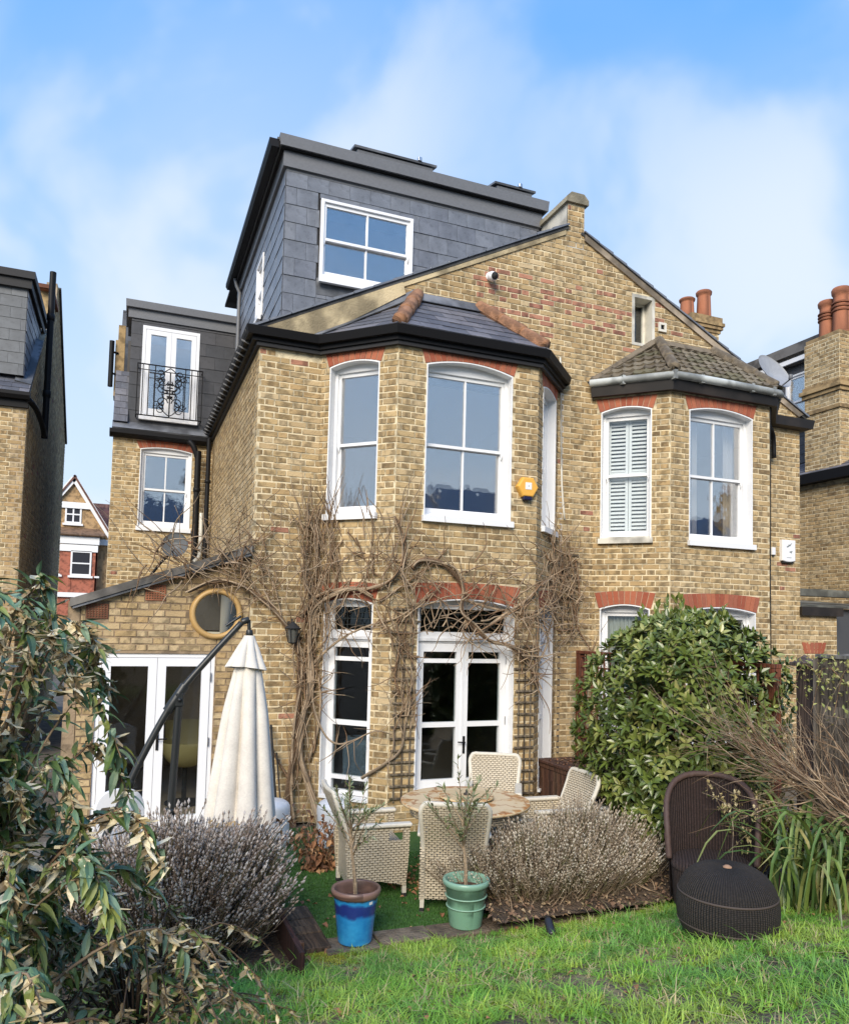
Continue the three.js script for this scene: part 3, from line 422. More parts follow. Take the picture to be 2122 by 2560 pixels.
// lean-to roof, doors, round window, air bricks
const leanY = x => 2.60 + (x + .56) * .3653, leanSlab = (a, b, z0, z1, t = .03) => slab([V(a, leanY(a), z1), V(b, leanY(b), z1), V(b, leanY(b), z0), V(a, leanY(a), z0)], t);
put('extension_roof', merge([leanSlab(-.56, 1.37, -1.0, .06), leanSlab(-.56, .0, -2.4, -1.0), leanSlab(.9, 1.37, -2.4, -1.0), leanSlab(-.56, 1.37, -5.2, -2.4)]), M.felt, home);
put('added_dark_backing', prism([[-.42, 2.26], [1.32, 2.26], [1.32, 3.2], [-.42, 2.58]], -2.66, -2.6), M.room, home);  // unseen dark panel added to keep the round window dark
put('added_roof_glazing', leanSlab(.0, .9, -2.4, -1.0, .012), M.clear, home);  // glazed opening added to let daylight into the lean-to room
put('extension_verge', merge([prism([[-.58, 2.52], [1.36, 3.225], [1.36, 3.315], [-.58, 2.61]], -.01, .075)]), M.vergeBoard, home);
put('verge_flashing', prism([[-.55, 2.50], [1.36, 3.19], [1.36, 3.222], [-.55, 2.53]], -.01, .06), M.lead, home);
put('extension_side', bx(-.60, -.475, 0, 2.58, -5, -.02), M.mortarBrown, home);
put('extension_room', merge([bx(-.45, 1.36, -.05, .02, -4, -.24), bx(-.45, 1.36, 0, 2.2, -4.1, -4)]), std([.38, .31, .22], { map: T.fine }), home);
put('extension_lining', merge([bx(-.46, -.42, 0, 2.6, -4, -.24), bx(1.32, 1.36, 0, 2.9, -4, -.24), bx(-.45, 1.36, 2.2, 2.24, -4, -2.6)]), std([.72, .66, .55]), home);
{
  const g = frameAt(new THREE.Group(), ...LEAN, 1, 0); g.name = 'patio_doors'; g.userData.label = 'white glazed double doors of the lean-to extension'; home.add(g);
  put('frame', ring(rect(.19, 1.46, .0, 2.015), rect(.235, 1.415, .03, 1.97), -.10, -.02), M.upvc, g);
  for (const [p, q] of [[.24, .823], [.827, 1.41]]) { put('door_leaf', merge(lattice(p, q, .035, 1.965, .095, .095, .13, [], -.085, -.008)), M.upvc, g); pane(g, p + .095, q - .095, .165, 1.87, -.045, M.clear); }
  put('door_handle', merge([rbx(.842, .872, .92, 1.12, -.008, .004, .004), rod([.857, 1.05, 0], [.857, 1.05, .04], .008), rod([.857, 1.05, .04], [.96, 1.05, .045], .008)]), M.black, g);
  for (const y of [.3, 1.0, 1.75]) put('hinge', rod([1.415, y - .05, 0], [1.415, y + .05, 0], .009), M.steel, g);
  const o = frameAt(new THREE.Group(), ...LEAN, 1, 0); o.name = 'round_window'; o.userData.label = 'round porthole window with oak frame'; home.add(o);
  const ringGeo = lathe([[.235, .0], [.24, .035], [.262, .05], [.29, .042], [.305, .0], [.305, -.05], [.235, -.05], [.235, 0]], 56).rotateX(Math.PI / 2).translate(1.455, 2.485, .0); put('frame', ringGeo, M.oak, o);
  put('pane', new THREE.CircleGeometry(.238, 48).translate(1.455, 2.485, -.01), M.clear, o);
  for (const [a, b, c, d] of [[.665, .88, 2.62, 2.80], [.055, .28, 2.40, 2.565]]) { const s = shapeOf(rect(a, b, c, d)), nx = 7, ny = 6, w = (b - a) / (nx + .6), h = (d - c) / (ny + .6); for (let i = 0; i < nx; i++) for (let j = 0; j < ny; j++) { const x = a + w * (i + .45), y = c + h * (j + .45); s.holes.push(new THREE.Path(rect(x, x + w * .6, y, y + h * .6).map(p => new THREE.Vector2(...p)))); } put('air_brick', ext(s, -.03, .008), M.terracotta, frameAt((() => { const q = new THREE.Group(); q.name = 'air_vent'; home.add(q); return q; })(), ...LEAN, 1, 0)); }
}
homeBank.build();
{ // wrought iron rail in front of the Juliet doors
  const g = new THREE.Group(); g.name = 'balcony_rail'; g.userData.label = 'black wrought iron balcony rail with scrolls'; g.position.set(0, 0, -5.17); home.add(g);
  const iron = M.black, x0 = 0, x1 = 1.12, b = 6.06, t = 6.99;
  put('top_rail', merge([rod([x0, t, 0], [x1, t, 0], .012), rod([x0, t - .1, 0], [x1, t - .1, 0], .008), rod([x0, b, 0], [x1, b, 0], .012), rod([x0, t, 0], [x0, t, -.2], .012), rod([x1, t, 0], [x1, t, -.2], .012), rod([x0, b, 0], [x0, b, -.2], .012), rod([x1, b, 0], [x1, b, -.2], .012)]), iron, g);
  for (const x of [0, .09, .19, .30, .82, .93, 1.03, 1.12]) put('baluster', rod([x, b, 0], [x, t, 0], .009), iron, g);
  const c = .56, spiral = (cx, cy, r, a0, turns, s) => Array.from({ length: 16 }, (_, k) => { const q = k / 15, a = a0 + s * turns * 6.283 * q; return [cx + Math.cos(a) * r * (1 - .8 * q), cy + Math.sin(a) * r * (1 - .8 * q), 0]; });
  for (const sx of [-1, 1]) for (const sy of [-1, 1]) {
    put('scroll', merge([tube(spiral(c + sx * .13, 6.525 + sy * .20, .10, sx > 0 ? 3.14 : 0, 1.3, sx * sy), .011, .007, 6, 24), tube(spiral(c + sx * .17, 6.525 + sy * .33, .085, -sy * 1.57, 1.2, -sx * sy), .010, .006, 6, 24), tube([[c + sx * .03, 6.525, 0], [c + sx * .12, 6.525 + sy * .06, 0], [c + sx * .10, 6.525 + sy * .17, 0], [c + sx * .18, 6.525 + sy * .25, 0], [c + sx * .06, 6.525 + sy * .40, 0], [c, 6.525 + sy * .44, 0]], .011, .009, 6, 20), tube(spiral(c + sx * .23, 6.525 + sy * .24, .06, 0, 1.2, sx * sy), .008, .006, 6, 18)]), iron, g);
  }
  put('rosette', merge([rod([c, b, 0], [c, t - .1, 0], .012), ...[-.08, -.03, .03, .08].map(d => rod([c - .13 + Math.abs(d), 6.525 + d, .005], [c + .13 - Math.abs(d), 6.525 + d, .005], .011)), ...[6.4, 6.65].flatMap(y => [rod([c - .05, y, 0], [c + .05, y + .04, 0], .012), rod([c - .05, y + .04, 0], [c + .05, y, 0], .012)])]), iron, g);
}
rebase(home, 1.37, 0, 0);

// ---------- the other half of the pair ----------
const pair = thing('brick_house', 'adjoining brick house with mossy tiled bay roof and shuttered bay window', 'house');
const pairBank = new Bank(pair);
const gv = { s0: 6.82 - 5.745, s1: 7.16 - 5.745, y0: 6.67, y1: 7.38 };
wall(pair, pairBank, 'gable_wall', [5.745, 0], [1, 0], { outline: [[0, 0], [4.345, 0], [4.345, 5.98], [0, 8.2]], openings: [gv, { s0: .47, s1: 3.62, y0: .02, y1: 5.7 }], skip: [{ s0: .5, s1: 3.5, y0: 5.68, y1: 5.95 }], pal: 'gable', seed: 31, openStart: true, phase: 5.745, recolour: (s, y, ci, r) => { ci = gableRed(5.745)(s, y, ci, r); if (s > 3.6 && r() < .35) return [0, 1, 3, 7][Math.floor(r() * 4)]; return ci; } });
const RW = { cu: { s0: .113, s1: .813, y0: 3.70, y1: 5.52, rise: .06, archH: .14, topFall: .0 }, fu: { s0: .315, s1: 1.455, y0: 3.68, y1: 5.52, rise: .075, archH: .13, topFall: 0 }, cl: { s0: .12, s1: .80, y0: .95, y1: 2.71, rise: .06, archH: .19 }, fl: { s0: .28, s1: 1.51, y0: .95, y1: 2.70, rise: .065, archH: .19 } };
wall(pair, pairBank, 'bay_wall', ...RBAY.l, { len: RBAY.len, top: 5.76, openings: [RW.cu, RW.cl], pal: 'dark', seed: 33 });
wall(pair, pairBank, 'bay_wall', ...RBAY.f, { len: RBAY.flen, top: 5.76, openings: [RW.fu, RW.fl], pal: 'stock', seed: 34 });
wall(pair, pairBank, 'bay_wall', ...RBAY.r, { len: RBAY.len, top: 5.76, brickFrom: 9, seed: 35 });
for (const [f, u, l] of [['l', 'cu', 'cl'], ['f', 'fu', 'fl']]) { redArch(pair, ...RBAY[f], RW[u], RW[u].archH); redArch(pair, ...RBAY[f], RW[l], RW[l].archH); }
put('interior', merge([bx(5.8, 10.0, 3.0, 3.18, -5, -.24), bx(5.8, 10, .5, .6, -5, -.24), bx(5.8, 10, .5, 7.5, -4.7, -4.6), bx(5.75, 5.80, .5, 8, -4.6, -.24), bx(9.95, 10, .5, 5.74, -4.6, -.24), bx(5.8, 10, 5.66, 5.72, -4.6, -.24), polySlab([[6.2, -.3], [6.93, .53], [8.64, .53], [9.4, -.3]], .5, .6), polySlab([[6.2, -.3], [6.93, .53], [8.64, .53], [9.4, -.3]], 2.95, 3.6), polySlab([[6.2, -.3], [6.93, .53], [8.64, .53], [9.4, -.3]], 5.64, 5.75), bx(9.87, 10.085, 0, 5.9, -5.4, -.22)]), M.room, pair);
sash(pair, ...RBAY.l, RW.cu, { bars: 0, mid: 4.62, glass: M.clear, sillMat: M.offWhite, label: 'sash window with white plantation shutters behind the glass' });
sash(pair, ...RBAY.f, RW.fu, { bars: 1, mid: 4.62, label: 'four pane sash window in the front of the upper bay' });
sash(pair, ...RBAY.l, RW.cl, { bars: 0, mid: 2.02, glass: M.clear, label: 'lower bay window with striped net curtain' });
sash(pair, ...RBAY.f, RW.fl, { bars: 0, mid: 1.9, glass: M.clear, label: 'lower bay window half hidden by the evergreen bush' });
{ // shutters: every louvre
  const g = frameAt(new THREE.Group(), ...RBAY.l); g.name = 'shutters'; g.userData.label = 'white louvred plantation shutters'; pair.add(g);
  const a = .17, b = .755, mid = (a + b) / 2, z = -.26;
  for (const [p, q] of [[a, mid - .003], [mid + .003, b]]) for (const [y0, y1] of [[3.74, 4.62], [4.63, 5.46]]) {
    put('shutter_frame', merge(lattice(p, q, y0, y1, .042, .05, .06, [], z - .014, z + .014)), M.white, g);
    for (let y = y0 + .08; y < y1 - .06; y += .056) put('louvre', metric(new THREE.BoxGeometry(q - p - .088, .058, .009).rotateX(-.75).translate((p + q) / 2, y, z)), M.white, g);
  }
  const c = frameAt(new THREE.Group(), ...RBAY.l); c.name = 'net_curtain'; pair.add(c); const pts = []; for (let k = 0; k <= 40; k++) pts.push([lerp(.16, .60, k / 40), -.25 + .02 * Math.sin(k * 1.3)]); const o = []; for (let k = 0; k < 40; k++) { const [p, q] = [pts[k], pts[k + 1]]; o.push(p[0], 1.2, p[1], q[0], 1.2, q[1], q[0], 2.68, q[1], p[0], 1.2, p[1], q[0], 2.68, q[1], p[0], 2.68, p[1]); } put('curtain', tri(o), phy([.55, .58, .52], { transmission: .35, roughness: 1, thickness: 0 }), c);
  const d = frameAt(new THREE.Group(), ...RBAY.f); d.name = 'drapes'; pair.add(d); for (const [x0, x1] of [[1.30, 1.48], [.72, .80]]) { const q = []; for (let k = 0; k < 14; k++) { const A = lerp(x0, x1, k / 14), B = lerp(x0, x1, (k + 1) / 14), za = -.42 + .03 * Math.sin(k * 1.7), zb = -.42 + .03 * Math.sin((k + 1) * 1.7); q.push(A, 3.75, za, B, 3.75, zb, B, 5.5, zb, A, 3.75, za, B, 5.5, zb, A, 5.5, za); } put('drape', tri(q), std([.5, .48, .44]), d); }
}
{ // small attic window in the gable
  const g = frameAt(new THREE.Group(), 5.745, 0, 1, 0); g.name = 'attic_window'; g.userData.label = 'tiny attic window with cream painted reveal'; pair.add(g);
  put('reveal', ring(rect(gv.s0 - .035, gv.s1 + .035, gv.y0 - .03, gv.y1 + .035), rect(gv.s0 + .012, gv.s1 - .012, gv.y0 + .012, gv.y1 - .012), -.17, .012), M.offWhite, g);
  put('frame', ring(rect(gv.s0 + .01, gv.s1 - .01, gv.y0 + .01, gv.y1 - .01), rect(gv.s0 + .05, gv.s1 - .05, gv.y0 + .05, gv.y1 - .05), -.21, -.17), M.offWhite, g);
  pane(g, gv.s0 + .05, gv.s1 - .05, gv.y0 + .05, gv.y1 - .05, -.19, M.clear);
  const v = new THREE.Group(); v.name = 'wall_vent'; v.position.set(7.33, 6.985, .0); pair.add(v); put('cover', ring(rect(-.07, .07, -.07, .07), rect(-.035, .035, -.035, .035), 0, .03), M.offWhite, v); put('grille', bx(-.035, .035, -.035, .035, -.01, .006), M.black, v);
}
// fascia, gutter and tiled roof of the right bay
const rbPath = d => [[6.06, .0 + d * .4], [6.875, .80], [8.70, .80], [9.52, .0]];
put('fascia_board', sweep([[6.11, .01], [6.883, .78], [8.692, .78], [9.48, .0]], [[0, 0], [.07, 0], [.10, .15], [0, .15]], 5.735), M.blackWood, pair);
{ const p = [[6.03, 5.925, .07], [6.82, 5.925, .86], [6.84, 5.925, .88], [8.74, 5.915, .88], [8.76, 5.915, .87], [8.80, 5.91, .84]]; put('gutter', tube(p, .055, .055, 10, 40), std([.56, .58, .55], { map: T.stain, roughness: .6 }), pair); for (const [x, z] of [[6.35, .39], [6.84, .89], [7.3, .89], [8.2, .89], [8.6, .89]]) put('gutter_clip', bx(x - .025, x + .025, 5.86, 5.985, z - .03, z + .045), std([.5, .52, .5], { map: T.stain }), pair); }
const tileUnit = (() => { const n = 12, o = [], uv = [], f = (...p) => p.forEach(k => { o.push(...k); uv.push(k[0] * .3, k[1] * .3 + k[2]); }), h = x => .012 + .022 * Math.max(0, Math.cos((x + .5) * 4 * Math.PI)) ** 1.5; for (let k = 0; k < n; k++) { const a = k / n - .5, b = (k + 1) / n - .5, A = h(a), B = h(b); f([a, -.5, A + .022], [b, -.5, B + .022], [b, .5, B], [a, -.5, A + .022], [b, .5, B], [a, .5, A]); f([a, -.5, 0], [b, -.5, 0], [b, -.5, B + .022], [a, -.5, 0], [b, -.5, B + .022], [a, -.5, A + .022]); } return [0, 1, 2].map(k => tri([...o], uv.map(x => x + k * .37))); })();
const tileMats = [[.185, .15, .10], [.15, .12, .08], [.215, .18, .125], [.165, .145, .085]].map(c => std(c, { map: T.blotch, bumpMap: T.fineB, bumpScale: .012, roughness: .95 }));
function rollTiles(deck, outline, row, W, seed) { const r = rand(seed), y1 = Math.max(...outline.map(p => p[1])); for (let k = 0; k * row < y1 - .05; k++) { const xs = cut(outline, Math.min(k * row + row * .5, y1 - .02)); for (let x = xs[0]; x < xs[1]; x += W) { const b = Math.min(x + W, xs[1]); if (b - x < .05) continue; const m = put('roof_tile', tileUnit[Math.floor(r() * 3)], tileMats[Math.floor(r() * 4)], deck); m.position.set((x + b) / 2, (k + .5) * row, .002 + r() * .008); m.rotation.z = (r() - .5) * .02; m.scale.set(b - x - .004, Math.min(row, y1 - k * row) * 1.04, 1); } } }
{
  const y = 5.96, A = V(6.02, y, .0), B = V(6.83, y, .90), C = V(8.74, y, .90), D = V(9.6, y, .0), E = V(7.26, 6.70, .0), Fp = V(8.30, 6.70, .0);
  for (const [q, s] of [[[A, B, E], 1], [[B, C, Fp, E], 2], [[C, D, Fp], 3]]) { const m = roofPlane(pair, 'bay_roof', q, { bare: true }), inv = new THREE.Matrix4(); m.updateMatrix(); inv.copy(m.matrix).invert(); rollTiles(m, q.map(p => { const t = p.clone().applyMatrix4(inv); return [t.x, t.y]; }), .172, .30, s * 13); }
  hipTiles(pair, V(6.88, 6.03, .84), V(7.27, 6.75, .03), 3, .085, M.concrete); hipTiles(pair, V(8.70, 6.03, .84), V(8.30, 6.75, .03), 3, .085, M.concrete);
  put('mortar_fillet', merge([slab([V(6.04, 6.0, .04), V(6.12, 6.0, .12), V(7.26, 6.76, .06), V(7.22, 6.82, .004)], .02), slab([V(7.24, 6.70, .08), V(8.3, 6.70, .08), V(8.3, 6.80, .004), V(7.24, 6.80, .004)], .02)]), M.concrete, pair);
}
put('verge_fillet', merge([prism([[5.95, 8.03], [10.05, 5.95], [10.15, 6.0], [5.95, 8.13]], .004, .03)]), std([.42, .34, .25], { map: T.stain }), pair);
verge(pair, 5.93, 10.24, 18, 1);
put('roof_slope', slab([V(5.9, gableTop(5.9) + .004, .02), V(10.22, gableTop(10.22) + .004, .02), V(10.22, gableTop(10.22) + .004, -5.4), V(5.9, gableTop(5.9) + .004, -5.4)], .04), M.felt, pair);
put('eave_box', merge([sweep([[9.30, .012], [10.10, .012], [10.10, -5.3]], [[0, 0], [.13, .02], [.15, .16], [0, .17]], 5.72)]), M.blackWood, pair);
put('downpipe', tube([[8.81, 5.88, .80], [8.80, 5.80, .66], [8.95, 5.72, .40], [9.42, 5.55, .10], [9.46, 5.2, .08]], .035, .035, 10, 20), M.black, pair);
put('main_block', merge([bx(5.745, 12.6, 0, 5.7, -5.6, -5.4), bx(12.4, 12.6, 0, 5.7, -12, -5.4), slab([V(5.745, 5.75, -5.3), V(12.7, 5.75, -5.3), V(12.7, 8.9, -8.6), V(5.745, 8.9, -8.6)], .1), slab([V(12.7, 5.75, -12.2), V(5.745, 5.75, -12.2), V(5.745, 8.9, -8.6), V(12.7, 8.9, -8.6)], .1)]), M.felt, pair);
function potGeo(h, r) { return [[0, 0], [r * 1.15, 0], [r * 1.15, h * .06], [r * 1.02, h * .1], [r * .92, h * .78], [r * .92, h * .84], [r * 1.08, h * .88], [r * 1.12, h * .96], [r * .98, h], [r * .75, h], [r * .7, h * .5], [0, h * .5]]; }
function chimneyStack(house, bank, x0, x1, z0, z1, y0, y1, seed, bands, pal) {
  const fr = wall(house, bank, 'chimney_stack', [x0, z1], [1, 0], { outline: rect(0, x1 - x0, y0, y1), thick: z1 - z0, seed, pal });
  wall(house, bank, 'chimney_stack', [x0, z0], [0, 1], { outline: rect(0, z1 - z0, y0, y1), thick: .03, seed: seed + 1, pal });
  for (const [y, o, h] of bands) put('oversail_course', merge([bx(x0 - o, x1 + o, y, y + h, z0 - o, z1 + o)]), brickMats[[2, 4, 5][Math.round(y * 100) % 3]], house);
  return fr;
}
chimneyStack(pair, pairBank, 12.2, 13.0, -5.6, -5.0, 7.6, 9.9, 41, [[9.60, .03, .075], [9.68, .07, .075], [9.76, .10, .08], [9.86, .06, .12]], 'brown');
for (const [x, z, h] of [[12.30, -5.3, .50], [12.72, -5.2, .72]]) { const p = put('chimney_pot', lathe(potGeo(h, .17), 28).translate(x, 9.96, z), M.terracotta, pair); }
wall(pair, pairBank, 'yard_wall', [10.09, -.02], [1, 0], { outline: rect(0, .82, 0, 2.72), pal: 'pale', seed: 43 });
redArch(pair, [10.09, -.02], [1, 0], { s0: .12, s1: .50, y1: 2.10, rise: .0, topFall: 0 }, .19);
put('yard_coping', bx(10.07, 10.98, 2.72, 2.86, -.25, .05), M.blackWood, pair);
put('yard_roof', merge([slab([V(10.05, 2.9, -.15), V(12.9, 2.9, -.15), V(12.9, 3.12, -2.5), V(10.05, 3.12, -2.5)], .04), bx(10.08, 12.9, 3.08, 3.2, -.75, -.55)]), std([.20, .20, .17], { map: T.stain, roughness: .6 }), pair);
put('yard_window', merge([bx(10.93, 11.5, 2.1, 2.85, -.3, -.25)]), std([.07, .075, .085], { roughness: .3 }), pair); put('yard_sill', bx(10.92, 11.5, 2.02, 2.1, -.3, -.2), M.lead, pair); put('yard_infill', bx(10.91, 12.9, 0, 2.02, -.32, -.27), brickMats[4], pair);
put('wall_cable', tube([[8.672, 5.7, .772], [8.672, 4.4, .774], [8.668, 3.2, .772], [8.672, 2.0, .775]], .008, .008, 5, 16), M.black, pair);
pairBank.build(); rebase(pair, 5.745, 0, 0);

// ---------- house at the left edge ----------
const lefty = thing('brick_house', 'brick house at the left edge with slate mansard and dark flank wall', 'house');
const leftBank = new Bank(lefty);
wall(lefty, leftBank, 'rear_wall', [-5.0, -5.4], [1, 0], { outline: rect(0, 3.25, 0, 6.02), openings: [{ s0: 1.7, s1: 2.74, y0: 4.0, y1: 5.55 }], pal: 'yellow', seed: 51, recolour: (s, y, ci, r) => r() < .3 ? [2, 9, 4][Math.floor(r() * 3)] : ci });
sash(lefty, [-5.0, -5.4], [1, 0], { s0: 1.7, s1: 2.74, y0: 4.0, y1: 5.55 }, { recess: .06, bars: 1, label: 'white sash window cut by the left edge of the picture' });
wall(lefty, leftBank, 'flank_wall', [-1.75, -5.4], [0, -1], { outline: [[0, 0], [8.0, 0], [8.0, 7.1], [6.3, 8.45], [4.5, 9.85], [3.9, 9.85], [3.9, 9.2], [1.45, 7.55], [.05, 6.05], [0, 6.02]], pal: 'brown', seed: 52, mortar: std([.50, .40, .27], { map: T.blotch }) });
clad(lefty, 'dormer_face', [-5.0, -5.55], [1, 0], rect(0, 3.14, 6.6, 8.16), { seed: 53, row: .2, width: .34, mats: [[.16, .17, .18], [.14, .15, .16]].map(c => std(c, { map: T.slate, roughness: .45 })) });
clad(lefty, 'dormer_cheek', [-1.86, -5.55], [0, -1], rect(0, 2.3, 6.6, 8.2), { seed: 54, row: .2, width: .34 });
put('dormer_fascia', merge([sweep([[-5, -5.5], [-1.82, -5.5], [-1.82, -7.9]], [[0, 0], [.03, 0], [.03, .16], [0, .16]], 8.14), sweep([[-5, -5.48], [-1.80, -5.48], [-1.80, -7.9]], [[-.2, 0], [.06, 0], [.06, .13], [-.2, .13]], 8.30), bx(-5, -1.85, 8.3, 8.36, -7.9, -5.5)]), M.darkFascia, lefty);
roofPlane(lefty, 'roof_slope', [V(-5, 6.22, -5.25), V(-1.72, 6.22, -5.25), V(-1.72, 7.7, -6.95), V(-5, 7.7, -6.95)], { mats: bayslateMats, row: .17, width: .26, seed: 55 });
put('flashing', slab([V(-1.98, 6.50, -5.50), V(-1.72, 6.45, -5.48), V(-1.72, 7.75, -7.0), V(-1.95, 7.8, -7.0)], .02), M.lead, lefty);
put('gutter', merge([sweep([[-5, -5.38], [-1.70, -5.38]], [[0, 0], [.12, 0], [.16, .06], [.16, .12], [0, .12]], 6.12), sweep([[-5, -5.395], [-1.73, -5.395]], [[0, 0], [.06, 0], [.06, .13], [0, .13]], 5.99), tube([[-1.72, 6.12, -5.3], [-1.66, 6.08, -5.5], [-1.60, 5.95, -6.3], [-1.60, 5.85, -6.75]], .05, .05, 8, 12)]), M.black, lefty);
put('soil_pipe', merge([rod([-1.60, 5.8, -6.8], [-1.60, 9.05, -6.8], .06), rod([-1.60, 6.6, -6.8], [-1.60, 6.72, -6.8], .075), rod([-1.60, 8.1, -6.8], [-1.60, 8.22, -6.8], .075)]), M.black, lefty);
put('parapet_cap', prism([[-1.99, 9.2], [-1.70, 9.2], [-1.70, 9.28], [-1.99, 9.28]], -9.3, -8.0), M.terracotta, lefty);
put('roof_back', merge([slab([V(-5, 9.85, -9.6), V(-1.7, 9.85, -9.6), V(-1.7, 7.1, -13.4), V(-5, 7.1, -13.4)].reverse(), .06), bx(-5, -1.97, 8.3, 9.6, -9.6, -9.4)]), M.felt, lefty);
put('flank_pier', merge([bx(-1.97, -1.76, 7.4, 9.2, -9.2, -8.2)]), brickMats[1], lefty);
leftBank.build(); rebase(lefty, -1.75, 0, -5.4);

// ---------- house beyond the right-hand passage: its flank with chimney and side dormer ----------
const righty = thing('brick_house', 'brick house at the right edge with tall banded chimney on its flank wall', 'house');
const rightBank = new Bank(righty);
wall(righty, rightBank, 'flank_wall', [13, -6], [0, 1], { outline: rect(0, 7.2, 0, 5.5), pal: 'stock', seed: 61, recolour: (s, y, ci, r) => r() < .3 ? [9, 2, 1][Math.floor(r() * 3)] : ci });
put('gutter', merge([bx(12.82, 13.1, 5.50, 5.68, -6, 1.3)]), M.black, righty);
roofPlane(righty, 'roof_slope', [V(12.86, 5.70, -6.2), V(12.86, 5.70, 1.3), V(13.9, 6.25, 1.3), V(13.9, 6.25, -6.2)], { mats: bayslateMats, row: .2, width: .3, seed: 62 });
chimneyStack(righty, rightBank, 13.0, 13.85, -2.52, -1.68, 5.72, 8.45, 63, [[7.30, .04, .078], [7.38, .08, .078], [7.46, .03, .078], [6.95, .03, .07], [8.45, -.02, .09]], 'stock');
for (const [z, h] of [[-2.25, .85], [-1.92, 1.0]]) { const p = put('chimney_pot', merge([lathe(potGeo(h, .165), 28), ...[.52, .6, .68].map(t => new THREE.TorusGeometry(.165, .022, 8, 28).rotateX(Math.PI / 2).translate(0, h * t, 0))]).translate(13.35, 8.52, z), M.terracotta, righty); }
clad(righty, 'dormer_face', [13.75, -6], [0, 1], rect(0, 4.6, 6.2, 8.45), { seed: 65, row: .2, width: .3, holes: [[2.3, 3.3, 7.0, 8.25]], mats: [[.13, .125, .13], [.11, .108, .115]].map(c => std(c, { map: T.slate, roughness: .5 })) });
sash(righty, [13.75, -6], [0, 1], { s0: 2.3, s1: 3.3, y0: 7.0, y1: 8.25 }, { recess: 0, fw: .05, bars: 1, mat: M.upvc, sillOut: 0, label: 'white sash window in the side dormer' }).position.x -= .03;
put('dormer_fascia', merge([bx(13.6, 13.8, 8.45, 8.62, -6, -1.2), bx(13.5, 14.5, 8.62, 8.84, -6, -1.1)]), std([.16, .15, .14], { map: T.stain }), righty);
put('soffit_trim', bx(13.55, 13.62, 8.45, 8.55, -6, -1.2), M.upvc, righty);
put('dormer_body', merge([bx(13.85, 17, 6, 8.6, -6, -1.4)]), M.felt, righty);
wall(righty, rightBank, 'rear_wall', [13.0, 1.2], [1, 0], { outline: rect(0, 5, 0, 5.5), pal: 'stock', seed: 67 });
put('rear_roof', slab([V(13.9, 6.25, 1.35), V(18.2, 8.2, 1.35), V(18.2, 8.2, -6.2), V(13.9, 6.25, -6.2)], .1), M.felt, righty);
put('downpipe', rod([13.55, 5.8, -1.55], [13.55, 7.9, -1.55], .055), M.black, righty);
{ const d = new THREE.Group(); d.name = 'chimney_dish'; d.position.set(13.75, 7.95, -1.3); d.rotation.set(.1, .5, 0); righty.add(d); put('dish', lathe([[0, 0], [.15, .012], [.27, .045], [.28, .05], [.27, .038], [0, -.008]], 32).rotateX(Math.PI / 2), M.black, d); put('dish_arm', rod([0, -.05, -.05], [0, 0, -.35], .02), M.black, d); }
rightBank.build(); rebase(righty, 13, 0, 0);

